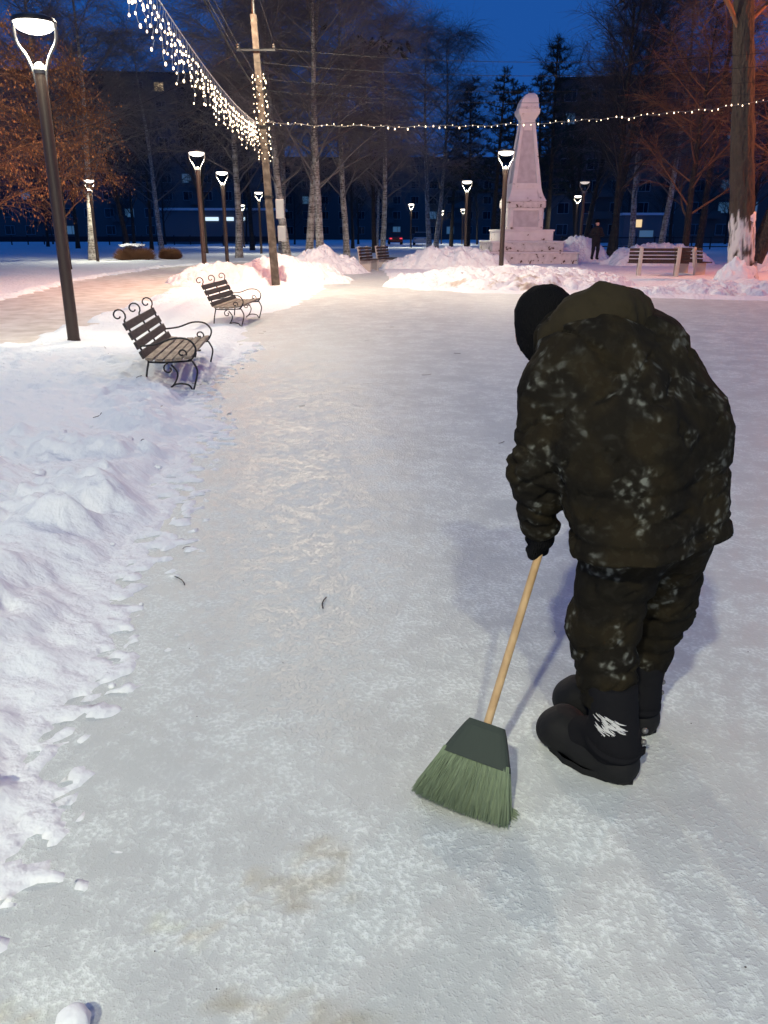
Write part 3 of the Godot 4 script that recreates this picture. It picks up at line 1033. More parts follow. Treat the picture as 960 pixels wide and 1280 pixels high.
func sag_line(a: Vector3, b: Vector3, sag: float, cnt: int) -> PackedVector3Array:
	var q := PackedVector3Array()
	for k in cnt + 1:
		var t := float(k) / cnt
		q.append(a.lerp(b, t) - Vector3(0, 4.0 * sag * t * (1.0 - t), 0))
	return q

func wire(label: String, a: Vector3, b: Vector3, sag: float, r: float, m: Material) -> void:
	var o := thing("overhead_wire", label, "wire", a)
	var q := sag_line(Vector3.ZERO, b - a, sag, 28)
	var w := MB.new()
	w.tube(q, even(q, r), 6)
	part(o, "strand", w.mesh(), m)

# ---------------------------------------------------------------- garlands
func build_garlands() -> void:
	var r := RandomNumberGenerator.new()
	r.seed = 77
	var a := Vector3(-3.70, 4.60, -25.6)
	var b := Vector3(-1.85, 6.60, 6.4)
	var o := thing("icicle_garland", "glowing icicle light garland hanging from the cable towards the utility pole", "garland", a)
	var q := sag_line(Vector3.ZERO, b - a, 1.05, 60)
	var w := MB.new()
	w.tube(q, even(q, 0.009), 5)
	part(o, "cable", w.mesh(), M.strand)
	var bulb := MB.new()
	bulb.lathe([Vector2(0.0, -0.034), Vector2(0.013, -0.027), Vector2(0.019, -0.010), Vector2(0.015, 0.010), Vector2(0.005, 0.026), Vector2(0.0, 0.027)], 8)
	var bm := bulb.mesh()
	var length := (b - a).length()
	var s := 0.25
	var at_k := 0
	while s < length * 0.66:
		var t := s / length
		var top := (b - a) * t - Vector3(0, 4.0 * 1.05 * t * (1.0 - t), 0)
		var long: float = [0.24, 0.52, 0.36, 0.66, 0.45, 0.58, 0.30][at_k % 7] * r.randf_range(0.85, 1.15)
		var n := int(long / 0.145) + 1
		var path := PackedVector3Array()
		var sway := Vector3(r.randf_range(-0.03, 0.03), 0, r.randf_range(-0.03, 0.03))
		for k in n * 2 + 1:
			var f := float(k) / (n * 2)
			path.append(top + Vector3(0, -long * f, 0) + sway * f * f + Vector3(r.randf_range(-0.016, 0.016), 0, r.randf_range(-0.016, 0.016)) * minf(1.0, f * 4.0))
		var d := MB.new()
		d.tube(path, even(path, 0.0035), 4)
		var st := part(o, "strand", d.mesh(), M.strand)
		for k in n:
			var at: Vector3 = path[k * 2 + 2]
			var lb := part(st, "light_bulb", bm, M.bulb, at + Vector3(r.randf_range(-0.02, 0.02), -0.03, 0))
			lb.scale = Vector3.ONE * r.randf_range(0.45, 0.85)
		s += 0.185 if t > 0.25 else 0.16
		at_k += 1
	# string of small bulbs from the pole across the rink to the right
	var e := Vector3(-3.5, 4.58, -25.6)
	var f2 := Vector3(19.5, 6.75, -27.0)
	var g := thing("light_string", "thin string of small bulbs stretched right from the pole past the monument", "light string", e)
	var q2 := sag_line(Vector3.ZERO, f2 - e, 0.78, 90)
	for k in q2.size():
		q2[k] += Vector3(0, 0.022 * sin(k * 1.9) + 0.012 * sin(k * 0.7), 0)
	q2[0] = Vector3.ZERO
	var w2 := MB.new()
	w2.tube(q2, even(q2, 0.006), 5)
	part(g, "cable", w2.mesh(), M.string_wire)
	for k in 118:
		var t := (k + 0.6) / 118.0 * 0.99
		var i := int(t * 90.0)
		var p: Vector3 = q2[i].lerp(q2[mini(i + 1, 90)], t * 90.0 - i)
		var lb := part(g, "light_bulb", bm, M.bulb_small, p + Vector3(r.randf_range(-0.04, 0.04), r.randf_range(-0.055, 0.045), 0))
		lb.scale = Vector3.ONE * (r.randf_range(0.8, 1.1) if r.randf() < 0.3 else r.randf_range(0.35, 0.7))
	# lights wound round the pole
	var h := thing("wound_lights", "string of tiny lights wound round the concrete utility pole", "light string", Vector3(-3.34, 0, -25.78))
	var path := PackedVector3Array()
	for k in 261:
		var f := k / 260.0
		var y := lerpf(3.55, 5.95, f)
		var an := f * TAU * 13.0
		var half := lerpf(0.118, 0.080, y / 7.35) + 0.035
		path.append(Vector3(-0.32 * y / 7.35 + cos(an) * half * 1.15, y, sin(an) * half * 1.1))
	var w3 := MB.new()
	w3.tube(path, even(path, 0.006), 4)
	part(h, "cable", w3.mesh(), M.wire_pale)
	for k in range(2, 260, 3):
		var p: Vector3 = path[k]
		var c := Vector3(-0.32 * p.y / 7.35, p.y, 0)
		var lb := part(h, "light_bulb", bm, M.bulb_small, p + (p - c).normalized() * r.randf_range(0.02, 0.07) + Vector3(0, r.randf_range(-0.07, 0.07), 0))
		lb.scale = Vector3.ONE * r.randf_range(0.5, 1.05)

# ---------------------------------------------------------------- benches
func spiral(at: Vector3, from: Vector3, sx: float, turns: float, r0: float) -> Array:
	# a scroll in the x-y plane that starts at 'from' and winds in round 'at'
	var q := []
	var d := from - at
	var a0 := atan2(d.y, d.x)
	r0 = d.length()
	for k in 15:
		var f := k / 14.0
		var rr := lerpf(r0, r0 * 0.28, f)
		q.append(at + Vector3(cos(a0 + sx * f * turns * TAU), sin(a0 + sx * f * turns * TAU), 0) * rr)
	return q

func iron(o: Node3D, called: String, p: Array, z: float, r := 0.011) -> void:
	var q := []
	for v in p:
		q.append(v + Vector3(0, 0, z))
	var path := catmull(q, 4) if q.size() < 9 else PackedVector3Array(q)
	var b := MB.new()
	b.tube(path, even(path, r), 6)
	part(o, called, b.mesh(), M.iron)

func iron_bench(label: String, at: Vector3, turn: float) -> Node3D:
	var o := thing("iron_bench", label, "bench", at, turn, "wrought iron benches with wooden slats")
	for k in 4:
		var f := k / 3.0
		var c := Vector3(lerpf(-0.19, -0.335, f), lerpf(0.375, 0.665, f), 0)
		var b := MB.new()
		b.box(Vector3.ZERO, Vector3(0.028, 0.082, 1.80), Basis.IDENTITY, 0.005)
		var s := part(o, "back_slat", b.mesh(), M.slat_dark, c)
		s.rotation.z = 0.43
		s.rotation.y = 0.004 * (k - 1.5)
	for k in 5:
		var b := MB.new()
		b.box(Vector3.ZERO, Vector3(0.078, 0.030, 1.80), Basis.IDENTITY, 0.005)
		var s := part(o, "seat_slat", b.mesh(), M.slat_pale, Vector3(-0.125 + k * 0.098, 0.318 + 0.010 * absf(k - 1.6), 0.01 * (k % 2)))
		s.rotation.z = 0.05 * (k - 2)
	for z in [-0.80, 0.0, 0.80]:
		var top := Vector3(-0.375, 0.735, 0)
		iron(o, "back_post", [Vector3(-0.145, 0.29, 0), Vector3(-0.20, 0.40, 0), Vector3(-0.29, 0.58, 0), Vector3(-0.355, 0.715, 0)], z)
		iron(o, "back_scroll", spiral(top + Vector3(-0.035, 0.035, 0), Vector3(-0.355, 0.715, 0), 1.0, 1.05, 0.045), z, 0.009)
		iron(o, "seat_bar", [Vector3(-0.16, 0.292, 0), Vector3(0.02, 0.285, 0), Vector3(0.30, 0.298, 0)], z)
	for z in [-0.80, 0.80]:
		iron(o, "armrest", [Vector3(-0.225, 0.455, 0), Vector3(-0.05, 0.475, 0), Vector3(0.12, 0.53, 0), Vector3(0.27, 0.52, 0), Vector3(0.345, 0.43, 0), Vector3(0.31, 0.33, 0), Vector3(0.26, 0.30, 0)], z)
		iron(o, "arm_scroll", spiral(Vector3(0.20, 0.375, 0), Vector3(0.235, 0.335, 0), 1.0, 1.0, 0.05), z, 0.009)
		iron(o, "leg", [Vector3(0.30, 0.298, 0), Vector3(0.345, 0.20, 0), Vector3(0.325, 0.09, 0), Vector3(0.275, -0.06, 0)], z)
		iron(o, "leg", [Vector3(-0.15, 0.29, 0), Vector3(-0.185, 0.14, 0), Vector3(-0.205, -0.06, 0)], z)
		iron(o, "leg_scroll", spiral(Vector3(0.05, 0.215, 0), Vector3(0.05, 0.275, 0), 1.0, 0.9, 0.06), z, 0.009)
		iron(o, "leg_arch", [Vector3(0.08, 0.26, 0), Vector3(0.14, 0.17, 0), Vector3(0.10, 0.06, 0), Vector3(0.03, 0.0, 0), Vector3(0.12, 0.055, 0), Vector3(0.24, 0.045, 0), Vector3(0.28, -0.01, 0)], z, 0.010)
	return o

func slat_bench(label: String, at: Vector3, turn: float, long: float) -> void:
	# local x runs along the bench, z is where the sitter faces
	var o := thing("slat_bench", label, "bench", at, turn, "park benches on concrete supports")
	for s in [-0.31, 0.31]:
		var b := MB.new()
		var x: float = s * long
		b.box(Vector3(x, 0.19, 0.0), Vector3(0.13, 0.46, 0.46), Basis.IDENTITY, 0.015)
		b.box(Vector3(x, 0.62, -0.27), Vector3(0.128, 0.72, 0.13), Basis(Vector3.RIGHT, -0.16), 0.015)
		part(o, "concrete_support", b.mesh(), M.bench_block)
	for k in 4:
		part(o, "back_slat", box_mesh(Vector3(long, 0.095, 0.035), 0.006), M.slat_red, Vector3(0, 0.52 + k * 0.128, -0.155 - k * 0.02))
	for k in 4:
		part(o, "seat_slat", box_mesh(Vector3(long, 0.035, 0.095), 0.006), M.slat_red, Vector3(0, 0.44, -0.12 + k * 0.118))

func build_benches() -> void:
	iron_bench("nearer wrought iron bench with dark back slats and worn pale seat on the snow", Vector3(-2.40, 0.02, -9.25), 0.10)
	iron_bench("farther wrought iron bench with dark slats at the edge of the ice", Vector3(-2.78, 0.02, -15.3), -0.05)
	slat_bench("long slatted bench on concrete supports seen from behind, left of the thick tree", Vector3(10.15, 0.08, -31.0), 2.95, 2.15)
	slat_bench("slatted bench turned end-on just left of the thick tree trunk", Vector3(11.75, 0.08, -32.0), 1.85, 1.7)
	slat_bench("nearer of two dark benches on concrete blocks beside the pointed snow heap", Vector3(-0.62, 0.03, -36.3), 1.25, 1.6)
	slat_bench("farther of two dark benches on concrete blocks, left of the long snow bank", Vector3(0.12, 0.03, -38.2), 1.25, 1.6)

# ---------------------------------------------------------------- trees
func wander(r: RandomNumberGenerator, a: Vector3, d: Vector3, long: float, n: int, bend: float, pull: float) -> PackedVector3Array:
	var q := PackedVector3Array([a])
	var dir := d.normalized()
	var p := a
	for k in n:
		dir = (dir + Vector3(r.randf_range(-bend, bend), r.randf_range(-bend, bend) + pull * (0.3 + 1.4 * k / n), r.randf_range(-bend, bend))).normalized()
		p += dir * (long / n)
		q.append(p)
	return q

func taper(q: PackedVector3Array, r0: float, r1: float) -> PackedFloat32Array:
	var o := PackedFloat32Array()
	for k in q.size():
		o.append(lerpf(r0, r1, float(k) / (q.size() - 1)))
	return o

func along(q: PackedVector3Array, f: float) -> Vector3:
	var t := clampf(f, 0.0, 0.999) * (q.size() - 1)
	var i := int(t)
	return q[i].lerp(q[i + 1], t - i)

func leaf_at(lb: MB, r: RandomNumberGenerator, p: Vector3, s: float) -> void:
	var d := Vector3(r.randf_range(-0.5, 0.5), -1.0, r.randf_range(-0.5, 0.5)).normalized()
	var w := d.cross(Vector3(r.randf_range(-1, 1), r.randf_range(-1, 1), r.randf_range(-1, 1))).normalized() * s * 0.32
	var nn := d.cross(w).normalized()
	var fold := nn * s * 0.10
	lb.face([p, p + d * s * 0.5 + w, p + d * s + fold], nn)
	lb.face([p, p + d * s * 0.5 - w, p + d * s + fold], nn)

# spec: h, r, lean, clear (height of lowest limb), limbs, subs, twigs, limb (length), up (steepness), droop, twig (length), leaves
func tree(called: String, label: String, at: Vector3, sd: int, spec: Dictionary, bark: Material, twig: Material, group := "") -> Node3D:
	var r := RandomNumberGenerator.new()
	r.seed = sd
	var o := thing(called, label, "tree", at, 0.0, group)
	var h: float = spec.h
	var tb := MB.new()
	var cb := MB.new()
	var tw := MB.new()
	var lb := MB.new()
	var trunk := wander(r, Vector3(0, -0.4, 0), Vector3(spec.get("lean", 0.0), 1, spec.get("lean_z", 0.0)), h, 12, spec.get("wiggle", 0.05), 0.02)
	var tr := taper(trunk, spec.r, spec.r * 0.12)
	tr[0] = spec.r * 1.30
	tb.tube(trunk, tr, 12, false)
	part(o, "trunk", tb.mesh(), bark)
	var clear: float = spec.clear
	for k in int(spec.limbs):
		var f := clear + (1.0 - clear) * pow((k + r.randf()) / spec.limbs, 0.9) * 0.97
		var p := along(trunk, f)
		var an := k * 2.4 + r.randf_range(-0.5, 0.5)
		var share := 1.0 - (f - clear) / (1.0 - clear) * 0.62
		var long: float = spec.limb * share * r.randf_range(0.75, 1.2)
		var up: float = spec.up * r.randf_range(0.75, 1.25)
		var q := wander(r, p, Vector3(cos(an), up, sin(an)), long, 6, 0.14, spec.get("arch", 0.03))
		var r0: float = spec.r * (0.36 - 0.26 * f) * r.randf_range(0.8, 1.1)
		cb.tube(q, taper(q, r0, 0.012), 5, false)
		for s in int(spec.subs):
			var sf: float = 0.22 + 0.78 * (s + r.randf()) / spec.subs
			var sp := along(q, sf)
			var base := (along(q, minf(sf + 0.1, 1.0)) - along(q, sf - 0.1)).normalized()
			var sdir := (base + Vector3(r.randf_range(-1, 1), r.randf_range(-0.35, 0.75), r.randf_range(-1, 1)) * 0.75).normalized()
			var sq := wander(r, sp, sdir, long * r.randf_range(0.26, 0.50), 4, 0.18, spec.droop * 0.45)
			cb.tube(sq, taper(sq, maxf(0.012, r0 * 0.28), 0.006), 3, false)
			for t in int(spec.twigs):
				var tp := along(sq, r.randf_range(0.12, 1.0))
				var td := (sdir * 0.6 + Vector3(r.randf_range(-1, 1), r.randf_range(-0.6, 0.6), r.randf_range(-1, 1))).normalized()
				var tq := wander(r, tp, td, spec.twig * r.randf_range(0.5, 1.3), 3, 0.16, spec.droop)
				tw.tube(tq, rad([spec.get("tr", 0.008), spec.get("tr", 0.008) * 0.8, spec.get("tr", 0.008) * 0.55, 0.002]), 3, false)
				for lfk in int(spec.get("leaves", 0)):
					if r.randf() < spec.get("leafy", 1.0):
						leaf_at(lb, r, along(tq, r.randf_range(0.2, 1.0)), r.randf_range(0.06, 0.11))
	part(o, "crown", cb.mesh(), twig)
	var t2 := part(o, "twig_mass", tw.mesh(), twig)
	t2.set_meta("kind", "stuff")
	if lb.v.size() > 0:
		var l2 := part(o, "dry_leaf_mass", lb.mesh(), M.leaf)
		l2.set_meta("kind", "stuff")
	return o

func pine(label: String, at: Vector3, sd: int, h: float, clear: float) -> Node3D:
	var r := RandomNumberGenerator.new()
	r.seed = sd
	var o := thing("pine_tree", label, "tree", at, 0.0, "dark pines in the park")
	var tb := MB.new()
	var trunk := wander(r, Vector3(0, -0.3, 0), Vector3.UP, h, 10, 0.03, 0.02)
	tb.tube(trunk, taper(trunk, 0.24, 0.04), 10, false)
	part(o, "trunk", tb.mesh(), M.bark)
	var cb := MB.new()
	var nb := MB.new()
	for k in 46:
		var f := clear + (1.0 - clear) * (k + r.randf()) / 46.0
		var p := along(trunk, f)
		var an := k * 2.4 + r.randf_range(-0.4, 0.4)
		var long := (1.0 - (f - clear) / (1.0 - clear) * 0.75) * 3.0 * r.randf_range(0.55, 1.1)
		var q := wander(r, p, Vector3(cos(an), r.randf_range(-0.1, 0.35), sin(an)), long, 4, 0.15, 0.05)
		cb.tube(q, taper(q, 0.05, 0.012), 4, false)
		for s in 12:
			var sp := along(q, 0.3 + 0.7 * (s + r.randf()) / 12.0)
			var sd2 := Vector3(r.randf_range(-1, 1), r.randf_range(-0.2, 0.6), r.randf_range(-1, 1)).normalized()
			var sq := wander(r, sp, sd2, r.randf_range(0.3, 0.6), 2, 0.2, 0.05)
			cb.tube(sq, rad([0.010, 0.008, 0.005]), 3, false)
			for t in 44:
				var np := along(sq, r.randf_range(0.2, 1.0))
				var nd := (sd2 * 0.7 + Vector3(r.randf_range(-1, 1), r.randf_range(-1, 1), r.randf_range(-1, 1))).normalized()
				var w := nd.cross(Vector3(r.randf_range(-1, 1), 1, 0.3)).normalized() * 0.013
				nb.face([np - w, np + w, np + nd * r.randf_range(0.14, 0.26)], nd.cross(w))
	part(o, "crown", cb.mesh(), M.twig)
	var n := part(o, "needle_mass", nb.mesh(), M.needle)
	n.set_meta("kind", "stuff")
	return o

func put_tree(src: Node3D, called: String, label: String, x: float, z: float, sc: float, turn: float, group := "") -> Node3D:
	var o := copy_of(src, called, label, Vector3(x, 0, z), turn, group)
	o.scale = Vector3.ONE * sc
	return o

func build_trees() -> void:
	var wp := {h = 17.0, r = 0.23, clear = 0.22, limbs = 34, subs = 8, twigs = 13, limb = 5.4, up = 0.75, arch = -0.06, droop = -0.42, twig = 2.5, tr = 0.0085}
	var g_b := "white barked birches"
	# the big birches right of the utility pole
	var b1 := tree("birch_tree", "thick leaning birch right of the pole, left one of the close pair", Vector3(-4.15, 0, -46.0), 301, wp.merged({r = 0.27, lean = 0.09, h = 18.0}), M.birch, M.twig_pale, g_b)
	var b2 := tree("birch_tree", "tall thick birch right of the pole, right one of the close pair", Vector3(-3.45, 0, -45.0), 302, wp.merged({r = 0.27, lean = 0.035, h = 19.0, limb = 6.6}), M.birch, M.twig_pale, g_b)
	var b3 := tree("birch_tree", "slim birch leaning left beside the utility pole", Vector3(-5.2, 0, -45.5), 303, wp.merged({r = 0.20, lean = -0.075, h = 15.0, limb = 4.4, twigs = 14}), M.birch, M.twig_pale, g_b)
	put_tree(b3, "birch_tree", "thin birch with pale trunk behind the nearest left lamp post", -17.6, -46.5, 0.95, 1.1, g_b)
	put_tree(b3, "birch_tree", "thin spotted birch right against the lamp left of the hedge", -16.6, -47.6, 0.92, 3.9, g_b)
	put_tree(b1, "birch_tree", "crooked birch behind the round hedge", -19.0, -72.0, 1.0, 2.4, g_b)
	put_tree(b3, "birch_tree", "slender birch with white lower trunk behind the two concrete benches", -2.2, -50.0, 0.9, 5.0, g_b)
	put_tree(b2, "birch_tree", "weeping birch behind the pair of concrete benches", -0.1, -55.0, 0.85, 2.2, g_b)
	put_tree(b3, "birch_tree", "left one of two thin birches behind the long snow bank", 4.35, -80.0, 1.1, 0.4, g_b)
	put_tree(b3, "birch_tree", "right one of two thin birches behind the long snow bank", 5.0, -82.0, 1.1, 2.9, g_b)
	put_tree(b3, "birch_tree", "pale birch behind the standing figure", 17.6, -60.0, 1.0, 4.4, g_b)
	put_tree(b3, "birch_tree", "straight pale birch behind the long slatted bench", 20.0, -61.0, 1.05, 1.9, g_b)
	put_tree(b2, "birch_tree", "broad weeping birch rising behind the icicle garland", -9.0, -52.0, 1.0, 1.2, g_b)
	put_tree(b1, "birch_tree", "birch with hanging twigs just left of the utility pole", -6.9, -56.0, 0.95, 0.7, g_b)
	# tall dark bare trees
	var dk := {h = 16.0, r = 0.24, clear = 0.26, limbs = 36, subs = 9, twigs = 10, limb = 4.6, up = 1.0, arch = 0.05, droop = 0.0, twig = 1.2, tr = 0.008}
	var g_d := "dark bare trees in the park wood"
	var d1 := tree("bare_tree", "dark bare tree with upswept branches right of the monument", Vector3(14.2, 0, -52.0), 311, dk, M.bark, M.twig, g_d)
	var d2 := tree("bare_tree", "leaning dark trunked bare tree right of the standing figure", Vector3(15.0, 0, -56.0), 312, dk.merged({lean = 0.10, h = 17.0, limb = 5.0}), M.bark, M.twig, g_d)
	var d3 := tree("bare_tree", "tall dark bare tree behind the slatted bench", Vector3(18.6, 0, -50.0), 313, dk.merged({r = 0.2, h = 18.0, limbs = 34}), M.bark, M.twig, g_d)
	var src := [d1, d2, d3, d1, d2, d3, b3]
	var r := RandomNumberGenerator.new()
	r.seed = 99
	var cnt := 0
	var row_name := ["nearest", "middle", "farthest"]
	var rows := [[-62.0, 9.5], [-78.0, 9.0], [-94.0, 9.0]]
	for ri in 3:
		var row: Array = rows[ri]
		var x := -44.0 + r.randf_range(0, 4) - (0.0 if ri == 0 else 12.0)
		var k := 0
		while x < 46.0 - row[0] * 0.1:
			var px := x + r.randf_range(-2.0, 2.0)
			var pz: float = row[0] + r.randf_range(-5.0, 5.0)
			x += row[1]
			var sx := px / -pz * 1.06
			if sx < -0.60 or sx > 0.60 or (sx > 0.035 and sx < 0.20):
				continue
			var s: Node3D = src[cnt % 7]
			var birch: bool = s == b3
			put_tree(s, "birch_tree" if birch else "bare_tree", "%s leafless tree, %s from the left in the %s row of the dark wood" % ["pale" if birch else "dark", nth(k), row_name[ri]], px, pz, r.randf_range(0.72, 1.0), r.randf_range(0, TAU), "bare trees standing in the dark wood")
			cnt += 1
			k += 1
	for k in 13:
		var px := -50.0 + k * 8.0 + r.randf_range(-2, 2)
		put_tree(src[k % 3], "bare_tree", "small bare tree, %s from the left along the far edge of the snow field" % nth(k), px, -108.0 + r.randf_range(-4, 4), r.randf_range(0.45, 0.7), r.randf_range(0, TAU), "small bare trees at the far edge")
	# pines either side of the monument
	var p1 := pine("dark pine left of the monument top", Vector3(9.0, 0, -70.0), 321, 13.5, 0.35)
	var p2 := pine("tall dark pine right of the monument top", Vector3(13.0, 0, -68.0), 322, 15.5, 0.3)
	for q in [[11.2, -76.0, 1.0, "dark pine straight behind the monument shaft"], [7.0, -88.0, 0.95, "smaller dark pine left of the monument among far lamps"], [16.8, -74.0, 0.95, "dark pine behind the standing figure"], [8.2, -60.0, 0.30, "young low pine left of the monument"], [7.9, -80.0, 1.08, "dark pine behind the lamp left of the monument"], [15.2, -84.0, 1.15, "tall dark pine behind the dim unlit lamp"]]:
		var c := copy_of(p1, "pine_tree", q[3], Vector3(q[0], 0, q[1]), q[0])
		c.scale = Vector3.ONE * q[2]
	# the thick tree at the right
	var o := tree("old_tree", "thick dark tree trunk with snow stuck to its bark at the right edge", Vector3(12.05, 0, -28.0), 331, {h = 15.0, r = 0.38, lean = -0.15, wiggle = 0.015, clear = 0.50, limbs = 22, subs = 8, twigs = 10, limb = 5.6, up = 0.9, arch = 0.02, droop = -0.22, twig = 1.5, tr = 0.008}, M.bark, M.twig_orange)
	var fk := MB.new()
	var fp := pts([Vector3(0.25, 0.7, 0.0), Vector3(0.55, 1.5, 0.05), Vector3(0.80, 2.6, 0.1), Vector3(1.0, 4.2, 0.1), Vector3(1.4, 6.5, 0.0)])
	fk.tube(fp, rad([0.34, 0.29, 0.24, 0.19, 0.12]), 12, false)
	part(o, "forked_stem", fk.mesh(), M.bark)
	var stn := noise(FastNoiseLite.TYPE_SIMPLEX_SMOOTH, 2.4, 3, 333)
	# the trunk itself with ridged bark; the lower two metres still carry flaking whitewash
	var rid := noise(FastNoiseLite.TYPE_SIMPLEX_SMOOTH, 1.0, 4, 334, FastNoiseLite.FRACTAL_RIDGED)
	var tk := MB.new()
	tk.coloured = true
	var rings := 150
	var sides := 56
	for k in rings:
		var y := -0.4 + 9.4 * k / (rings - 1.0)
		var rr := 0.40 * lerpf(1.0, 0.62, clampf(y / 9.0, 0.0, 1.0)) + 0.13 * exp(-maxf(y, 0.0) * 1.6)
		for i in sides:
			var an := TAU * i / sides
			var dv := Vector3(cos(an), 0, sin(an))
			var g := rid.get_noise_3d(dv.x * 2.2, y * 0.55, dv.z * 2.2)
			var e := stn.get_noise_3d(dv.x * 0.9, y * 0.55 + 5.0, dv.z * 0.9)
			tk.v.append(Vector3(-0.14 * y, y, 0) + dv * (rr + 0.045 * g + 0.04 * e))
			tk.n.append(dv)
			var wash := smoothstep(0.0, 0.30, e + 0.25 * g + 0.42 - 0.10 - smoothstep(1.5, 2.9, y) * 1.3)
			var bc := Color(0.030, 0.024, 0.019).lerp(Color(0.075, 0.058, 0.045), clampf(g * 0.5 + 0.5, 0.0, 1.0))
			tk.c.append(bc.lerp(Color(0.66, 0.65, 0.63), wash * smoothstep(-0.35, 0.15, g)))
	for k in rings - 1:
		for i in sides:
			var a0 := k * sides + i
			var b0 := k * sides + (i + 1) % sides
			tk.ix.append_array([a0, b0, a0 + sides, b0, b0 + sides, a0 + sides])
	for k in rings:
		for i in sides:
			var up: Vector3 = tk.v[mini(k + 1, rings - 1) * sides + i] - tk.v[maxi(k - 1, 0) * sides + i]
			var ac: Vector3 = tk.v[k * sides + (i + 1) % sides] - tk.v[k * sides + (i + sides - 1) % sides]
			var nn := up.cross(ac).normalized()
			tk.n[k * sides + i] = nn if nn.dot(tk.n[k * sides + i]) > 0.0 else -nn
	var tpart: MeshInstance3D = o.get_node("trunk")
	tpart.mesh = tk.mesh()
	tpart.material_override = M.old_bark
	for q in [[0.75, 1.95, 0.15, 0.26], [0.15, 0.30, 0.30, 0.25]]:
		var sp := MB.new()
		sp.blob(Vector3.ZERO, Vector3(q[2], q[3], 0.07), 22, 16)
		var turn := Basis(Vector3.UP, q[0])
		var tr2 := 0.40 * lerpf(1.28, 0.95, clampf(q[1] / 1.3, 0.0, 1.0))
		for i in sp.v.size():
			var e: Vector3 = sp.v[i]
			e += Vector3(stn.get_noise_3dv(e * 3.0 + Vector3(q[1] * 5.0, 0, 0)), stn.get_noise_3dv(e * 3.0 + Vector3(9, q[1], 0)), 0) * 0.16
			# follow the roundness of the trunk
			e.z += tr2 - 0.03 - (tr2 - sqrt(maxf(tr2 * tr2 - e.x * e.x, 0.0)))
			sp.v[i] = turn * e + Vector3(-0.135 * q[1], q[1], 0)
			sp.n[i] = (turn * sp.n[i]).normalized()
		part(o, "stuck_snow", sp.mesh(), M.snow)
	# trees with orange twigs and dry leaves at both edges
	var lv := {h = 9.0, r = 0.16, clear = 0.22, limbs = 26, subs = 7, twigs = 10, limb = 3.4, up = 0.7, arch = -0.08, droop = -0.36, twig = 1.3, tr = 0.007, leaves = 3, leafy = 0.8}
	var l1 := tree("leafy_tree", "tree with drooping twigs and dry orange leaves at the left edge", Vector3(-14.2, 0, -29.0), 341, lv.merged({h = 10.5, limb = 3.8}), M.bark, M.twig_orange, "trees with dry orange leaves")
	put_tree(l1, "leafy_tree", "dry leaved tree behind the nearest left lamp post", -13.6, -36.0, 0.95, 2.1, "trees with dry orange leaves")
	put_tree(l1, "leafy_tree", "dry leaved tree beyond the path at far left", -19.5, -38.0, 1.1, 4.0, "trees with dry orange leaves")
	var wl := {h = 12.0, r = 0.22, clear = 0.2, limbs = 28, subs = 8, twigs = 11, limb = 4.6, up = 0.8, arch = 0.0, droop = -0.12, twig = 1.6, tr = 0.008}
	var w1 := tree("orange_willow", "bare willow with orange lit twigs behind the thick tree", Vector3(17.3, 0, -36.0), 351, wl, M.bark, M.twig_orange, "orange twigged willows at the right")
	put_tree(w1, "orange_willow", "smaller orange twigged willow left of the thick tree crown", 15.4, -43.0, 0.95, 2.0, "orange twigged willows at the right")
	# round hedge bushes
	for q in [[-14.3, -48.2, 1.30, 0.62, "round clipped hedge bush with snow on top behind the path"], [-12.6, -49.5, 0.72, 0.50, "small dark bush right of the round hedge"]]:
		var hb := thing("hedge_bush", q[4], "bush", Vector3(q[0], 0, q[1]), 0.0)
		var tw := MB.new()
		var hr := RandomNumberGenerator.new()
		hr.seed = int(q[0] * 10)
		for k in 2600:
			var d := Vector3(hr.randf_range(-1, 1), hr.randf_range(-0.2, 1), hr.randf_range(-1, 1)).normalized()
			var e := Vector3(d.x * q[2], 0.28 + d.y * q[3], d.z * 0.8) * hr.randf_range(0.8, 1.03)
			var s := Vector3(e.x * 0.55, 0.05, e.z * 0.5)
			tw.tube(pts([s, s.lerp(e, 0.6) + Vector3(hr.randf_range(-0.1, 0.1), 0.05, 0), e]), rad([0.008, 0.006, 0.003]), 3, false)
		part(hb, "twig_mass", tw.mesh(), M.twig_orange).set_meta("kind", "stuff")
		if q[2] > 1.0:
			var sc := MB.new()
			sc.blob(Vector3(-0.1, 0.86, 0), Vector3(0.78, 0.10, 0.5), 24, 10)
			for i in sc.v.size():
				sc.v[i] += Vector3(0, n_lump.get_noise_3dv(sc.v[i] * 2.0) * 0.14, 0)
			part(hb, "snow_cap", sc.mesh(), M.snow)

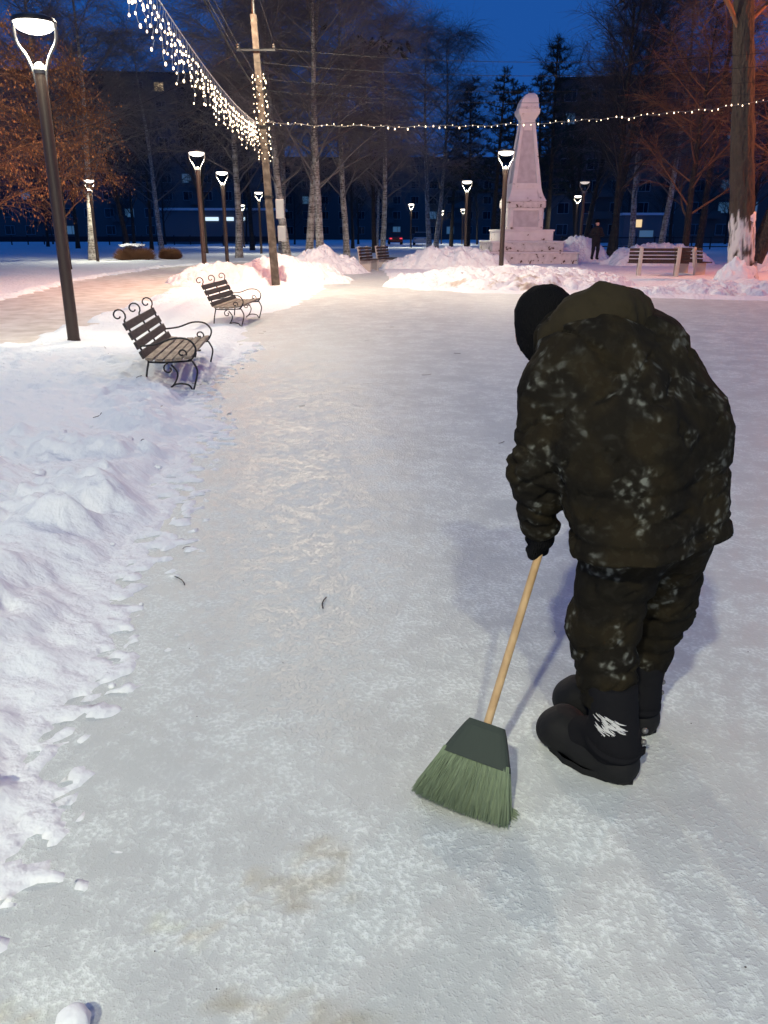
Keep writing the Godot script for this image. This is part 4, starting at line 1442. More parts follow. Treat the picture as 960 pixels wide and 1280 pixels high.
# ---------------------------------------------------------------- figures
class Field:
	var o: Vector3
	var cell: float
	var nx: int
	var ny: int
	var nz: int
	var f := PackedFloat32Array()

	func _init(lo: Vector3, hi: Vector3, c: float) -> void:
		o = lo
		cell = c
		nx = int((hi.x - lo.x) / c) + 2
		ny = int((hi.y - lo.y) / c) + 2
		nz = int((hi.z - lo.z) / c) + 2
		f.resize(nx * ny * nz)
		f.fill(1.0)

	func range_of(lo: Vector3, hi: Vector3) -> Array:
		var a := ((lo - o) / cell).floor()
		var b := ((hi - o) / cell).ceil()
		return [clampi(int(a.x), 0, nx - 1), clampi(int(b.x), 0, nx - 1), clampi(int(a.y), 0, ny - 1), clampi(int(b.y), 0, ny - 1), clampi(int(a.z), 0, nz - 1), clampi(int(b.z), 0, nz - 1)]

	# a tapered capsule joined with a smooth minimum of reach k
	func bone(a: Vector3, b: Vector3, ra: float, rb: float, k := 0.04) -> void:
		var m := maxf(ra, rb) + k + cell * 2.5
		var w := range_of(a.min(b) - Vector3.ONE * m, a.max(b) + Vector3.ONE * m)
		var d := b - a
		var l2 := maxf(d.length_squared(), 1e-8)
		for z in range(w[4], w[5] + 1):
			for y in range(w[2], w[3] + 1):
				var at := (z * ny + y) * nx
				for x in range(w[0], w[1] + 1):
					var p := o + Vector3(x, y, z) * cell - a
					var t := clampf(p.dot(d) / l2, 0.0, 1.0)
					var s := (p - d * t).length() - lerpf(ra, rb, t)
					var g := f[at + x]
					var h := maxf(k - absf(g - s), 0.0) / k
					f[at + x] = minf(g, s) - h * h * k * 0.25

	func cut_below(y0: float) -> void:
		for z in nz:
			for y in ny:
				var s := y0 - (o.y + y * cell)
				for x in nx:
					var i := (z * ny + y) * nx + x
					f[i] = maxf(f[i], s)

	func cut_plane(at: Vector3, n: Vector3) -> void:
		for z in nz:
			for y in ny:
				for x in nx:
					var i := (z * ny + y) * nx + x
					f[i] = maxf(f[i], (o + Vector3(x, y, z) * cell - at).dot(n))

	# surface nets; wrinkle moves each point along its normal
	func mesh_into(b: MB, wrinkle = null) -> void:
		var vid := PackedInt32Array()
		vid.resize(nx * ny * nz)
		vid.fill(-1)
		var base := b.v.size()
		var sx := 1
		var sy := nx
		var sz := nx * ny
		var offs := [0, sx, sy, sx + sy, sz, sx + sz, sy + sz, sx + sy + sz]
		var cpos := [Vector3(0, 0, 0), Vector3(1, 0, 0), Vector3(0, 1, 0), Vector3(1, 1, 0), Vector3(0, 0, 1), Vector3(1, 0, 1), Vector3(0, 1, 1), Vector3(1, 1, 1)]
		var edges := [[0, 1], [2, 3], [4, 5], [6, 7], [0, 2], [1, 3], [4, 6], [5, 7], [0, 4], [1, 5], [2, 6], [3, 7]]
		for z in nz - 1:
			for y in ny - 1:
				var row := (z * ny + y) * nx
				for x in nx - 1:
					var i := row + x
					var neg := 0
					for q in offs:
						if f[i + q] < 0.0:
							neg += 1
					if neg == 0 or neg == 8:
						continue
					var sum := Vector3.ZERO
					var cnt := 0
					for e in edges:
						var f0 := f[i + offs[e[0]]]
						var f1 := f[i + offs[e[1]]]
						if (f0 < 0.0) != (f1 < 0.0):
							sum += cpos[e[0]].lerp(cpos[e[1]], f0 / (f0 - f1))
							cnt += 1
					var gr := Vector3(f[i + 1] + f[i + 1 + sy] + f[i + 1 + sz] + f[i + 1 + sy + sz] - f[i] - f[i + sy] - f[i + sz] - f[i + sy + sz],
						f[i + sy] + f[i + 1 + sy] + f[i + sy + sz] + f[i + 1 + sy + sz] - f[i] - f[i + 1] - f[i + sz] - f[i + 1 + sz],
						f[i + sz] + f[i + 1 + sz] + f[i + sy + sz] + f[i + 1 + sy + sz] - f[i] - f[i + 1] - f[i + sy] - f[i + 1 + sy]).normalized()
					var p := o + (Vector3(x, y, z) + sum / cnt) * cell
					if wrinkle != null:
						p += gr * float(wrinkle.call(p))
					vid[i] = b.add(p, Vector3.ZERO)
		for z in range(1, nz - 1):
			for y in range(1, ny - 1):
				var row := (z * ny + y) * nx
				for x in range(1, nx - 1):
					var i := row + x
					var inside := f[i] < 0.0
					for ax in 3:
						var st: int = [sx, sy, sz][ax]
						if inside == (f[i + st] < 0.0):
							continue
						var u: int = [sy, sz, sx][ax]
						var w: int = [sz, sx, sy][ax]
						var q := [vid[i], vid[i - u], vid[i - u - w], vid[i - w]]
						if q[0] < 0 or q[1] < 0 or q[2] < 0 or q[3] < 0:
							continue
						if inside:
							b.ix.append_array([q[0], q[2], q[1], q[0], q[3], q[2]])
						else:
							b.ix.append_array([q[0], q[1], q[2], q[0], q[2], q[3]])
		for k in range(0, b.ix.size(), 3):
			if b.ix[k] < base:
				continue
			var nn := (b.v[b.ix[k + 2]] - b.v[b.ix[k]]).cross(b.v[b.ix[k + 1]] - b.v[b.ix[k]])
			for j in 3:
				b.n[b.ix[k + j]] += nn
		for k in range(base, b.v.size()):
			b.n[k] = b.n[k].normalized()

func cloth_fold(p: Vector3) -> float:
	var a := n_fold.get_noise_3d(p.x * 0.9, p.y * 2.1 + p.x * 0.6, p.z * 0.9)
	var b := n_lump.get_noise_3d(p.x * 6.0, p.y * 8.0, p.z * 6.0)
	return 0.005 * (a - 0.3) + 0.0015 * b - 0.011 * smoothstep(0.62, 0.92, n_fold.get_noise_3d(p.x * 0.55 + 8.0, p.y * 1.05 - p.x * 0.5, p.z * 0.55))

func build_sweeper() -> void:
	var at := Vector3(0.73, 0, -2.24)
	var F := Vector3(-0.64, 0, -0.77)
	var R := Vector3(0.77, 0, -0.64)
	var o := thing("person", "stooped person in dark camouflage winter suit and black hat sweeping the ice", "person", at)
	# coat: torso, collar, both sleeves
	var lo := Vector3(0.30, 0.62, -2.95) - at
	var hi := Vector3(1.16, 1.50, -1.95) - at
	var c := Field.new(lo, hi, 0.0105)
	for s in [-0.105, 0.105]:
		var a0: Vector3 = Vector3(0.80, 0.72, -2.22) - at + R * s
		var a1: Vector3 = Vector3(0.755, 1.03, -2.29) - at + R * s * 1.08
		var a2: Vector3 = Vector3(0.685, 1.225, -2.40) - at + R * s * 0.95
		c.bone(a0, a1, 0.172, 0.178, 0.09)
		c.bone(a1, a2, 0.178, 0.150, 0.09)
		c.bone(a2, a2 + Vector3(-0.05, 0.06, -0.08), 0.150, 0.11, 0.09)
	for b in [[Vector3(0.505, 1.165, -2.31), Vector3(0.455, 0.945, -2.27), 0.100, 0.090], [Vector3(0.455, 0.945, -2.27), Vector3(0.485, 0.755, -2.335), 0.092, 0.066],
			[Vector3(0.80, 1.17, -2.52), Vector3(0.74, 0.98, -2.72), 0.100, 0.088], [Vector3(0.74, 0.98, -2.72), Vector3(0.64, 0.93, -2.60), 0.086, 0.066]]:
		c.bone(b[0] - at, b[1] - at, b[2], b[3], 0.022)
	c.bone(Vector3(0.60, 1.21, -2.36) - at, Vector3(0.505, 1.165, -2.31) - at, 0.12, 0.10, 0.06)
	c.bone(Vector3(0.72, 1.21, -2.46) - at, Vector3(0.80, 1.17, -2.52) - at, 0.12, 0.10, 0.06)
	c.cut_plane(Vector3(0.80, 0.722, -2.24) - at, Vector3(0.10, -1.0, 0.12).normalized())
	var seams := [0.93, 0.785]
	var arm_in := Vector3(-0.80, -0.30, 0.52).normalized()
	var mb := MB.new()
	c.mesh_into(mb, func(p: Vector3) -> float:
		var d := cloth_fold(p)
		# stitched seams pull the padding in
		for y in seams:
			var q: float = (p.y - y - 0.05 * p.x) / 0.011
			d -= 0.010 * exp(-q * q) * (1.0 if p.x > -0.20 else 0.0)
		# the seam where the left sleeve is set in, and the creases at elbow and cuff
		var sh := p - (Vector3(0.560, 1.12, -2.335) - at)
		if sh.length() < 0.24:
			var e := (sh.dot(arm_in) + 0.012 * sin(sh.y * 28.0)) / 0.0115
			d -= 0.016 * exp(-e * e)
		for q in [[0.985, 0.012], [0.945, 0.015], [0.905, 0.010], [0.80, 0.012]]:
			var cr := p - (Vector3(0.465, q[0], -2.285) - at)
			if cr.length() < 0.16 and p.x < -0.13:
				var e := (cr.y + 0.35 * cr.x + 0.010 * sin(cr.z * 45.0 + q[0] * 60.0)) / 0.010
				d -= q[1] * exp(-e * e)
		# yoke seam across the shoulder blades
		var yk := (p - (Vector3(0.70, 1.19, -2.30) - at)).dot(Vector3(0.10, 0.80, 0.58))
		d -= 0.006 * exp(-pow(yk / 0.008, 2.0)) * (1.0 if p.x > -0.13 and p.y > 0.95 else 0.0)
		return d)
	var coat := part(o, "coat", mb.mesh(), M.camo)
	# hem band
	var hb := MB.new()
	var hp := []
	for k in 33:
		var a := TAU * k / 32.0
		var d := R * cos(a) * 0.268 + F * sin(a) * 0.168
		hp.append(Vector3(0.80, 0.738, -2.24) - at + d + Vector3(0, 0.10 * d.x + 0.12 * d.z, 0))
	var hpp := PackedVector3Array(hp)
	hb.tube(hpp, even(hpp, 0.015), 8, false)
	part(coat, "hem_band", hb.mesh(), M.camo)
	# hood lying on the shoulders
	var h := Field.new(Vector3(0.38, 1.16, -2.64) - at, Vector3(0.90, 1.52, -2.22) - at, 0.010)
	var hq := [Vector3(0.515, 1.265, -2.44), Vector3(0.520, 1.305, -2.39), Vector3(0.570, 1.352, -2.36), Vector3(0.640, 1.376, -2.365), Vector3(0.705, 1.360, -2.42), Vector3(0.725, 1.32, -2.52)]
	for k in 5:
		h.bone(hq[k] - at, hq[k + 1] - at, [0.050, 0.062, 0.080, 0.084, 0.078][k], [0.062, 0.080, 0.084, 0.078, 0.060][k], 0.03)
	h.bone(Vector3(0.59, 1.29, -2.46) - at, Vector3(0.66, 1.29, -2.43) - at, 0.09, 0.09, 0.04)
	var hm := MB.new()
	h.mesh_into(hm, func(p: Vector3) -> float: return 0.010 * (n_fold.get_noise_3d(p.x * 1.3 + 4.0, p.y * 0.8, p.z * 1.3) - 0.35) + 0.006 * n_fine.get_noise_3d(p.x * 3.0, p.y * 3.0, p.z * 3.0))
	part(coat, "hood", hm.mesh(), M.camo_plain)
	# head with hat
	var hd := Field.new(Vector3(0.34, 1.14, -2.78) - at, Vector3(0.68, 1.48, -2.42) - at, 0.009)
	var hc := Vector3(0.505, 1.345, -2.575) - at
	hd.bone(hc, hc + F * 0.03 + Vector3(0, -0.055, 0), 0.080, 0.066, 0.03)
	hd.bone(hc + F * 0.085 + Vector3(0, -0.035, 0), hc + F * 0.096 + Vector3(0, -0.052, 0), 0.012, 0.016, 0.02)
	hd.bone(hc + Vector3(0.03, -0.06, 0.03), Vector3(0.60, 1.26, -2.47) - at, 0.06, 0.065, 0.03)
	for s in [-1.0, 1.0]:
		hd.bone(hc + R * s * 0.076 + Vector3(0, -0.03, 0), hc + R * s * 0.08 + Vector3(0, -0.005, 0), 0.014, 0.016, 0.012)
	var hdm := MB.new()
	hd.mesh_into(hdm)
	part(o, "head", hdm.mesh(), M.skin)
	var ht := Field.new(Vector3(0.34, 1.14, -2.78) - at, Vector3(0.68, 1.50, -2.42) - at, 0.009)
	ht.bone(hc + Vector3(0, 0.006, 0), hc + Vector3(0.0, -0.062, 0.005) + F * 0.012, 0.097, 0.082, 0.03)
	ht.bone(hc - F * 0.02 + Vector3(0, -0.03, 0), hc - F * 0.01 + Vector3(0, -0.075, 0), 0.090, 0.076, 0.03)
	ht.cut_plane(hc + F * 0.100, (F + Vector3(0, -0.75, 0)).normalized())
	var htm := MB.new()
	ht.mesh_into(htm, func(p: Vector3) -> float: return 0.003 * n_fine.get_noise_3d(p.x * 4.0, p.y * 4.0, p.z * 4.0))
	part(o, "hat", htm.mesh(), M.knit)
	# trousers
	var t := Field.new(Vector3(0.50, 0.14, -2.55) - at, Vector3(1.06, 0.84, -2.00) - at, 0.012)
	t.bone(Vector3(0.715, 0.76, -2.19) - at, Vector3(0.675, 0.45, -2.215) - at, 0.128, 0.106, 0.03)
	t.bone(Vector3(0.675, 0.45, -2.215) - at, Vector3(0.700, 0.235, -2.160) - at, 0.108, 0.090, 0.03)
	t.bone(Vector3(0.88, 0.76, -2.29) - at, Vector3(0.905, 0.46, -2.345) - at, 0.120, 0.098, 0.03)
	t.bone(Vector3(0.905, 0.46, -2.345) - at, Vector3(0.870, 0.255, -2.365) - at, 0.096, 0.080, 0.03)
	t.bone(Vector3(0.72, 0.78, -2.20) - at, Vector3(0.87, 0.78, -2.27) - at, 0.13, 0.13, 0.05)
	t.cut_plane(Vector3(0.7, 0.215, -2.2) - at, Vector3(0, -1, 0))
	var tm := MB.new()
	t.mesh_into(tm, func(p: Vector3) -> float:
		var d := cloth_fold(p * 1.1)
		for q in [0.415, 0.335, 0.275, 0.56]:
			var e: float = (p.y - q - 0.12 * p.x + 0.02 * sin(p.z * 30.0)) / 0.014
			d -= 0.009 * exp(-e * e)
		return d)
	part(o, "trousers", tm.mesh(), M.camo)
	# mittens closed on the handle
	for q in [[Vector3(0.485, 0.755, -2.335), Vector3(0.497, 0.690, -2.350), Vector3(0.505, 0.645, -2.355), R], [Vector3(0.645, 0.94, -2.60), Vector3(0.628, 0.945, -2.565), Vector3(0.612, 0.915, -2.552), R]]:
		var wv: Vector3 = q[0] - at
		var pv: Vector3 = q[1] - at
		var ev: Vector3 = q[2] - at
		var m := Field.new(wv.min(ev) - Vector3.ONE * 0.13, wv.max(ev) + Vector3.ONE * 0.13, 0.006)
		m.bone(wv + (wv - pv) * 0.4, pv, 0.046, 0.040, 0.02)
		var across := (F * 0.6 - R * 0.8).normalized()
		for k in 4:
			# four fingers side by side bent round the stick inside the mitten
			var off := R * (k - 1.5) * 0.017 + Vector3(0, -0.004 * absf(k - 1.6), 0)
			m.bone(pv + off, ev + off + across * 0.016, 0.0165, 0.0155, 0.010)
			m.bone(ev + off + across * 0.016, ev + off + F * 0.034 + Vector3(0, 0.008, 0), 0.0155, 0.014, 0.010)
		m.bone(pv + F * 0.012 + Vector3(0, 0.02, 0), pv + F * 0.045 + Vector3(0, -0.015, 0), 0.019, 0.016, 0.010)
		m.bone(pv + F * 0.045 + Vector3(0, -0.015, 0), ev + F * 0.042 + R * 0.01 + Vector3(0, 0.012, 0), 0.016, 0.014, 0.010)
		var mm := MB.new()
		m.mesh_into(mm)
		part(o, "mitten", mm.mesh(), M.knit)
	# boots
	boot(o, Vector3(0.722, 0, -2.085) - at, Vector3(-0.155, 0, -0.185).normalized(), Vector3(0.700, 0.30, -2.155) - at, true)
	boot(o, Vector3(0.865, 0, -2.335) - at, Vector3(-0.255, 0, -0.13).normalized(), Vector3(0.870, 0.30, -2.365) - at, false)
	build_broom()

func boot(o: Node3D, heel: Vector3, d: Vector3, top: Vector3, emblem: bool) -> void:
	var side := d.cross(Vector3.UP).normalized()
	var f := Field.new((heel.min(top) - Vector3(0.34, 0.02, 0.34)), (heel.max(top) + Vector3(0.14, 0.05, 0.14)), 0.0085)
	var ank := heel + d * 0.015 + Vector3(0, 0.12, 0)
	f.bone(top, ank, 0.078, 0.072, 0.03)
	f.bone(ank, heel + Vector3(0, 0.06, 0), 0.072, 0.060, 0.03)
	f.bone(ank + d * 0.03, heel + d * 0.15 + Vector3(0, 0.072, 0), 0.062, 0.056, 0.03)
	for s in [-0.014, 0.014]:
		f.bone(heel + d * 0.12 + side * s + Vector3(0, 0.055, 0), heel + d * 0.225 + side * s + Vector3(0, 0.055, 0), 0.050, 0.048, 0.03)
	f.cut_below(0.022)
	f.cut_plane(top, Vector3.UP)
	var b := MB.new()
	f.mesh_into(b, func(p: Vector3) -> float: return 0.004 * n_fine.get_noise_3d(p.x * 1.4, p.y * 2.4, p.z * 1.4))
	var bt := part(o, "boot", b.mesh(), M.boot_cloth)
	# rubber galosh with a thick sole
	var g := Field.new(heel - Vector3(0.34, 0.03, 0.34), heel + Vector3(0.14, 0.18, 0.14), 0.0085)
	g.bone(heel + Vector3(0, 0.050, 0), heel + d * 0.09 + Vector3(0, 0.045, 0), 0.070, 0.062, 0.03)
	for s in [-0.016, 0.016]:
		g.bone(heel + d * 0.09 + side * s + Vector3(0, 0.045, 0), heel + d * 0.215 + side * s + Vector3(0, 0.062, 0), 0.058, 0.061, 0.03)
		g.bone(heel + d * 0.215 + side * s + Vector3(0, 0.062, 0), heel + d * 0.238 + side * s + Vector3(0, 0.05, 0), 0.061, 0.052, 0.03)
	g.cut_below(0.004)
	g.cut_plane(heel + Vector3(0, 0.098, 0), (Vector3.UP + d * -0.16).normalized())
	var gb := MB.new()
	g.mesh_into(gb)
	part(bt, "galosh", gb.mesh(), M.rubber)
	var so := MB.new()
	var outline := []
	for k in 28:
		var a := TAU * k / 28.0
		var l := 0.085 + cos(a) * 0.165
		var w := 0.070 + 0.008 * cos(a) - 0.010 * cos(2.0 * a)
		outline.append(heel + d * (l + 0.02) + side * sin(a) * w)
	var upr := []
	var lwr := []
	for k in 28:
		var ripple := 0.0028 * (1.0 if k % 2 == 0 else -1.0)
		var away: Vector3 = (outline[k] - (heel + d * 0.10)).normalized()
		upr.append(outline[k] + away * ripple + Vector3(0, 0.024, 0))
		lwr.append(outline[k] + away * ripple + Vector3(0, 0.001, 0))
	so.face(upr, Vector3.UP)
	so.face(lwr, Vector3.DOWN)
	for k in 28:
		var j := (k + 1) % 28
		so.face([lwr[k], lwr[j], upr[j], upr[k]], lwr[k] - (heel + d * 0.1))
	part(bt, "sole", so.mesh(), M.rubber)
	# strap round the ankle with its loose end at the heel, and two metal rivets
	var st := MB.new()
	var ring := []
	for k in 25:
		var a := TAU * k / 24.0
		ring.append(heel + d * (0.018 + 0.074 * cos(a)) + side * 0.079 * sin(a) + Vector3(0, 0.112 + 0.018 * cos(a), 0))
	var rp := PackedVector3Array(ring)
	st.tube(rp, even(rp, 0.013), 6, false)
	part(bt, "strap", st.mesh(), M.boot_cloth)
	var back := heel - d * 0.062
	var te := MB.new()
	te.box(back + side * 0.030 + Vector3(0, 0.098, 0) + d * 0.006, Vector3(0.055, 0.028, 0.008), Basis(side, Vector3.UP, side.cross(Vector3.UP)), 0.002)
	part(bt, "strap_end", te.mesh(), M.boot_cloth)
	for y in [0.135, 0.175]:
		var rv := MB.new()
		rv.blob(back + side * 0.040 + Vector3(0, y, 0) + d * 0.004, Vector3(0.010, 0.009, 0.010), 10, 8)
		part(bt, "rivet", rv.mesh(), M.chrome)
	if emblem:
		# pale brushed emblem printed on the outer side of the shaft
		var r := RandomNumberGenerator.new()
		r.seed = 9
		var cdir := (-side * 0.86 - d * 0.5).normalized()
		var tang := Vector3.UP.cross(cdir).normalized()
		var e := MB.new()
		for k in 170:
			var u := r.randf_range(-1, 1)
			var w := r.randf_range(-1, 1)
			if r.randf() < 0.25 or u * u + w * w > 1.0:
				continue
			var an := u * 0.60
			var rr := 0.0795
			var len := r.randf_range(0.008, 0.020)
			var path := PackedVector3Array()
			for j in 5:
				var g2 := j / 4.0 - 0.5
				var an2 := an + g2 * len / rr * 1.6
				var dd := cdir * cos(an2) + tang * sin(an2)
				var cy := 0.185 + w * 0.050 - u * 0.022 + g2 * -0.010 + 0.004 * g2 * g2
				path.append(top.lerp(ank, clampf((0.30 - cy) / 0.18, 0.0, 1.0)) * Vector3(1, 0, 1) + Vector3(0, cy, 0) + dd * (rr - 0.001))
			e.tube(path, rad([0.0006, 0.0016, 0.0021, 0.0016, 0.0006]), 5, false)
		part(bt, "emblem", e.mesh(), M.emblem)

func build_broom() -> void:
	var hand := Vector3(0.503, 0.665, -2.368)
	var neck := Vector3(0.307, 0.20, -2.05)
	var ax := (neck - hand).normalized()
	var o := thing("broom", "green broom with a pale wooden handle held in black mittens", "broom", neck)
	var hd := MB.new()
	var top := hand - ax * 0.46 - neck
	hd.tube(pts([top, (hand - neck) * 0.5, ax * 0.05]), rad([0.0125, 0.0125, 0.0125]), 12)
	part(o, "handle", hd.mesh(), M.handle)
	# flat fan: 'wide' runs across the picture
	var wide := (Vector3(1, 0, 0.35) - ax * Vector3(1, 0, 0.35).dot(ax)).normalized()
	var thick := ax.cross(wide).normalized()
	var cap := MB.new()
	var prev := []
	for k in 7:
		var f := k / 6.0
		var hw := lerpf(0.056, 0.108, pow(f, 0.9))
		var ht := lerpf(0.030, 0.036, f) * (0.75 if k == 0 else 1.0)
		var ring := []
		for i in 20:
			var a := TAU * i / 20.0
			var cs := cos(a)
			var sn := sin(a)
			ring.append(ax * (f * 0.115 - 0.01) + wide * signf(cs) * pow(absf(cs), 0.55) * hw + thick * signf(sn) * pow(absf(sn), 0.55) * ht)
		if k > 0:
			for i in 20:
				var j := (i + 1) % 20
				cap.face([prev[i], prev[j], ring[j], ring[i]], (prev[i] + ring[j]) * 0.5 - ax * f * 0.115)
		else:
			cap.face(ring, -ax)
		prev = ring
	part(o, "cap", cap.mesh(), M.broom_cap)
	var r := RandomNumberGenerator.new()
	r.seed = 4
	var br := MB.new()
	for k in 5200:
		var u := r.randf_range(-1, 1)
		var w := r.randf_range(-1, 1)
		var a := ax * 0.09 + wide * u * 0.100 + thick * w * 0.026
		var long := 0.160 + r.randf_range(-0.030, 0.010)
		var dirn := (ax + wide * (u * 0.29 - 0.02 + r.randf_range(-0.07, 0.07)) + thick * (w * 0.17 + r.randf_range(-0.06, 0.06))).normalized()
		var e := a + dirn * long
		# the tips spread where they meet the ice
		if neck.y + e.y < 0.006:
			var t := (0.006 - neck.y - a.y) / (e.y - a.y)
			var hit := a.lerp(e, t)
			var rest := (1.0 - t) * long
			e = hit + (wide * (u * 0.8) + Vector3(-0.2, 0, 0.8) * 0.5).normalized() * rest * 0.7
			e.y = 0.007 - neck.y
			br.tube(pts([a, hit, e]), rad([0.0016, 0.0013, 0.0007]), 3, false)
		else:
			br.tube(pts([a, a.lerp(e, 0.5) + thick * r.randf_range(-0.004, 0.004), e]), rad([0.0016, 0.0013, 0.0007]), 3, false)
	part(o, "bristle_mass", br.mesh(), M.bristle).set_meta("kind", "stuff")

func build_far_things() -> void:
	# the dark figure beside the monument
	var at := Vector3(10.55, 0.30, -42.0)
	var o := thing("person", "small figure in black coat and cap standing on snow right of the monument", "person", at)
	var f := Field.new(Vector3(-0.5, -0.05, -0.4), Vector3(0.5, 1.95, 0.45), 0.03)
	for s in [-1.0, 1.0]:
		f.bone(Vector3(s * 0.10, 0.92, 0), Vector3(s * 0.115, 0.48, 0.03), 0.115, 0.085, 0.05)
		f.bone(Vector3(s * 0.115, 0.48, 0.03), Vector3(s * 0.125 - 0.03, 0.08, 0.0), 0.085, 0.065, 0.05)
		f.bone(Vector3(s * 0.125 - 0.03, 0.06, -0.02), Vector3(s * 0.14 - 0.03, 0.04, 0.17), 0.06, 0.055, 0.04)
		f.bone(Vector3(s * 0.20, 1.40, 0), Vector3(s * 0.31, 1.13, 0.02), 0.085, 0.075, 0.05)
		f.bone(Vector3(s * 0.31, 1.13, 0.02), Vector3(s * 0.12, 1.16, 0.22), 0.075, 0.055, 0.05)
	f.bone(Vector3(0, 0.88, 0), Vector3(0, 1.35, 0), 0.19, 0.20, 0.08)
	f.bone(Vector3(-0.12, 1.40, 0), Vector3(0.12, 1.40, 0), 0.11, 0.11, 0.08)
	f.bone(Vector3(0, 1.42, 0), Vector3(0, 1.56, 0.02), 0.075, 0.065, 0.04)
	var b := MB.new()
	f.mesh_into(b)
	part(o, "body", b.mesh(), M.dark_cloth)
	var hd := Field.new(Vector3(-0.2, 1.5, -0.2), Vector3(0.2, 1.9, 0.25), 0.014)
	hd.bone(Vector3(0, 1.70, 0.0), Vector3(0, 1.64, 0.02), 0.095, 0.075, 0.03)
	hd.bone(Vector3(0, 1.685, 0.095), Vector3(0, 1.665, 0.11), 0.014, 0.018, 0.02)
	var hb := MB.new()
	hd.mesh_into(hb)
	part(o, "head", hb.mesh(), M.skin)
	var ct := Field.new(Vector3(-0.25, 1.6, -0.25), Vector3(0.25, 1.95, 0.25), 0.014)
	ct.bone(Vector3(0, 1.755, -0.02), Vector3(0, 1.775, -0.01), 0.112, 0.105, 0.03)
	ct.cut_below(1.715)
	var cb := MB.new()
	ct.mesh_into(cb)
	part(o, "cap", cb.mesh(), M.knit)
	# fence along the far edge on the right
	var fn := thing("fence", "low dark rail fence across the blue snow behind the right benches", "fence", Vector3(16.0, 0, -76.0), -0.04)
	var pm := box_mesh(Vector3(0.10, 1.25, 0.10), 0.01)
	for k in 20:
		part(fn, "post", pm, M.fence, Vector3(k * 1.65, 0.6, 0))
	var rm := box_mesh(Vector3(1.56, 0.09, 0.05))
	for k in 19:
		for y in [0.35, 1.10]:
			part(fn, "rail", rm, M.fence, Vector3(k * 1.65 + 0.825, y, 0))
	var fl := thing("fence", "low dark hedge-like fence line across the far snow on the left", "fence", Vector3(-62.0, 0, -104.0), 0.02)
	for k in 26:
		part(fl, "post", box_mesh(Vector3(0.12, 1.2, 0.12)), M.fence, Vector3(k * 2.0, 0.6, 0))
	var rl := box_mesh(Vector3(1.9, 0.62, 0.06))
	for k in 25:
		part(fl, "panel", rl, M.fence, Vector3(k * 2.0 + 1.0, 0.75, 0))
	car("white car parked far behind the middle birches", Vector3(4.4, 0.08, -101.0), 1.5, M.car_white)
	car("red car parked far behind the middle birches", Vector3(1.4, 0.08, -106.0), 1.6, M.car_red)
	# crows roosting in the tops
	var cr := [[-1.62, 10.32], [-1.21, 10.74], [-0.65, 10.6], [-0.4, 10.45], [0.08, 10.32], [0.30, 10.42], [0.61, 10.21], [0.89, 10.24], [1.22, 10.35], [-1.05, 10.62], [-3.02, 11.24], [0.0, 10.60], [1.02, 10.0], [-0.16, 10.25]]
	var proto: Node3D = null
	cr.sort_custom(func(p: Array, q: Array) -> bool: return p[0] < q[0])
	for k in cr.size() + 6:
		var p: Vector3
		var lab := "black crow among the weeping birch twigs, %s from the left there" % nth(k)
		if k < cr.size():
			p = Vector3(cr[k][0], cr[k][1], -46.0 + 0.3 * sin(k * 3.0))
		else:
			var q: Array = [[11.61, 12.19], [11.79, 11.90], [12.2, 12.1], [14.33, 12.2], [16.1, 12.2], [16.47, 11.98]][k - cr.size()]
			p = Vector3(q[0], q[1], -45.0)
			lab = "black crow in the treetops right of the monument, %s of six from the left" % nth(k - cr.size())
		if proto == null:
			proto = thing("crow", lab, "bird", p, 0.5, "crows roosting in the treetops")
			var bb := MB.new()
			bb.tube(pts([Vector3(-0.20, -0.07, 0), Vector3(-0.12, -0.02, 0), Vector3(0, 0.06, 0), Vector3(0.09, 0.14, 0), Vector3(0.13, 0.20, 0)]), rad([0.02, 0.07, 0.105, 0.085, 0.05]), 10)
			part(proto, "body", bb.mesh(), M.feather)
			var h2 := MB.new()
			h2.blob(Vector3(0.14, 0.235, 0), Vector3(0.06, 0.055, 0.05), 10, 8)
			h2.tube(pts([Vector3(0.18, 0.24, 0), Vector3(0.26, 0.225, 0)]), rad([0.022, 0.004]), 6)
			part(proto, "head", h2.mesh(), M.feather)
			var tl := MB.new()
			tl.box(Vector3(-0.27, -0.12, 0), Vector3(0.22, 0.02, 0.08), Basis(Vector3.BACK, 0.5))
			part(proto, "tail", tl.mesh(), M.feather)
		else:
			copy_of(proto, "crow", lab, p, k * 1.3, "crows roosting in the treetops")

func car(label: String, at: Vector3, turn: float, paint: Material) -> void:
	var o := thing("parked_car", label, "car", at, turn)
	var b := MB.new()
	b.box(Vector3(0, 0.62, 0), Vector3(4.2, 0.62, 1.7), Basis.IDENTITY, 0.12)
	part(o, "body", b.mesh(), paint)
	var c := MB.new()
	c.frustum(Vector3(-0.1, 0.92, 0), 1.25, 0.80, Vector3(-0.2, 1.45, 0), 0.80, 0.66)
	part(o, "cabin", c.mesh(), M.pane)
	var rf := MB.new()
	rf.box(Vector3(-0.2, 1.48, 0), Vector3(1.6, 0.06, 1.3), Basis.IDENTITY, 0.02)
	part(o, "roof", rf.mesh(), paint)
	for x in [-1.3, 1.3]:
		for z in [-0.78, 0.78]:
			var w := MB.new()
			w.tube(pts([Vector3(x, 0.31, z - 0.1), Vector3(x, 0.31, z + 0.1)]), rad([0.32, 0.32]), 16)
			part(o, "wheel", w.mesh(), M.rubber)
	for z in [-0.62, 0.62]:
		part(o, "tail_light", box_mesh(Vector3(0.05, 0.14, 0.3)), M.tail if paint == M.car_red else M.frame, Vector3(-2.12, 0.75, z))

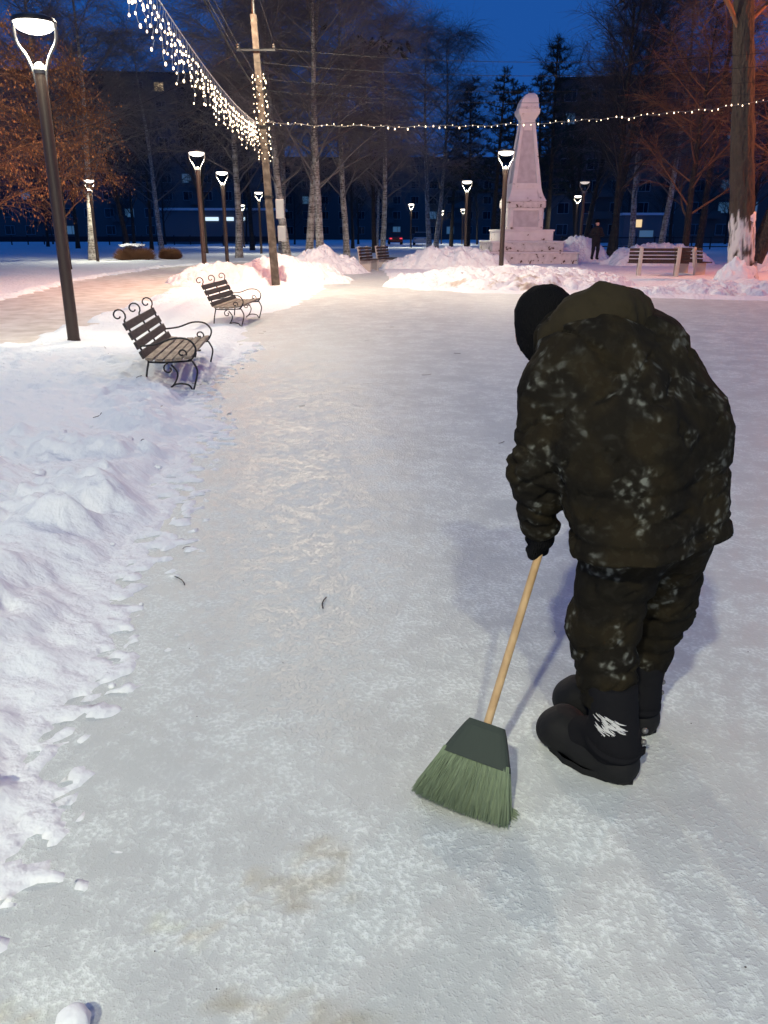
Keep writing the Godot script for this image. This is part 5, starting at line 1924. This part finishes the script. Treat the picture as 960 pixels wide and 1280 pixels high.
func build_small_things() -> void:
	var r := RandomNumberGenerator.new()
	r.seed = 8
	# a loose ball of snow at the lower left
	var sb := thing("snowball", "loose snowball lying at the lower left corner of the ice", "snowball", Vector3(-0.655, 0.03, -1.235))
	var b := MB.new()
	b.blob(Vector3.ZERO, Vector3(0.036, 0.034, 0.037), 20, 14)
	for i in b.v.size():
		b.v[i] *= 1.0 + 0.10 * n_fine.get_noise_3dv(b.v[i] * 6.0)
	part(sb, "ball", b.mesh(), M.snow)
	# lumps of snow along the edge of the bank
	var variants := []
	for k in 4:
		var m := MB.new()
		m.blob(Vector3.ZERO, Vector3(1.0, 0.72, 0.9), 16, 11)
		for i in m.v.size():
			m.v[i] *= 1.0 + 0.30 * n_lump.get_noise_3dv(m.v[i] * 0.9 + Vector3(k * 7, 0, 0)) + 0.10 * n_fine.get_noise_3dv(m.v[i] * 0.5)
		variants.append(m.mesh())
	for k in 18:
		var z := -1.5 - (k + r.randf()) * 0.29
		var x := table(EDGE_X, z) + r.randf_range(-1.3, -0.05)
		var s := r.randf_range(0.010, 0.038) * (1.25 if x < table(EDGE_X, z) - 0.3 else 0.7)
		var y := maxf(snow_height(x, z), 0.0)
		var o := thing("snow_lump", "small loose snow lump at the left bank, %s nearest to the viewer" % nth(k), "snow lump", Vector3(x, y + s * 0.25, z), r.randf_range(0, TAU), "loose snow lumps along the bank")
		part(o, "lump", variants[k % 4], M.snow).scale = Vector3.ONE * s
	# fallen twigs and straws
	for k in 22:
		var z := -2.6 - (k + r.randf()) * 0.55
		var x := r.randf_range(-4.4, -1.2) if k % 3 else r.randf_range(-0.9, 1.2)
		if k < 3:
			z = [-3.3, -3.55, -3.95][k]
			x = [-0.28, -0.98, -1.05][k]
		var d := Vector3(1, 0, 0).rotated(Vector3.UP, r.randf_range(0, TAU))
		var on_ice := ice_depth(x, z) > 0.1
		var long := r.randf_range(0.04, 0.13)
		var q := PackedVector3Array()
		for j in 5:
			var f := j / 4.0 - 0.5
			var p := Vector3(x, 0, z) + d * f * long + d.cross(Vector3.UP) * long * 0.35 * f * f * (1 if k % 2 else -1)
			p.y = (0.008 if on_ice else maxf(snow_height(p.x, p.z), 0.0) + 0.008)
			q.append(p - Vector3(x, 0, z))
		var m := MB.new()
		m.tube(q, even(q, r.randf_range(0.0016, 0.0032)), 5)
		var o := thing("fallen_twig", "thin dark twig lying on the %s, %s nearest of all" % ["ice of the rink" if on_ice else "snow of the left bank", nth(k)], "twig", Vector3(x, 0, z), 0.0, "fallen twigs on the %s" % ("ice" if on_ice else "snow"))
		part(o, "stem", m.mesh(), M.twig)
	# specks of grit blown over the ice
	var gm := MB.new()
	for k in 70:
		var p := Vector3(r.randf_range(-0.9, 2.2), 0.006, -1.3 - pow(r.randf(), 1.4) * 7.0)
		gm.blob(p, Vector3(r.randf_range(0.0012, 0.003), 0.0015, r.randf_range(0.0012, 0.003)), 6, 4)
	var grit := part(self, numbered("grit"), gm.mesh(), M.twig)
	tag(grit, "tiny dark specks of grit scattered over the near ice", "grit")
	grit.set_meta("kind", "stuff")
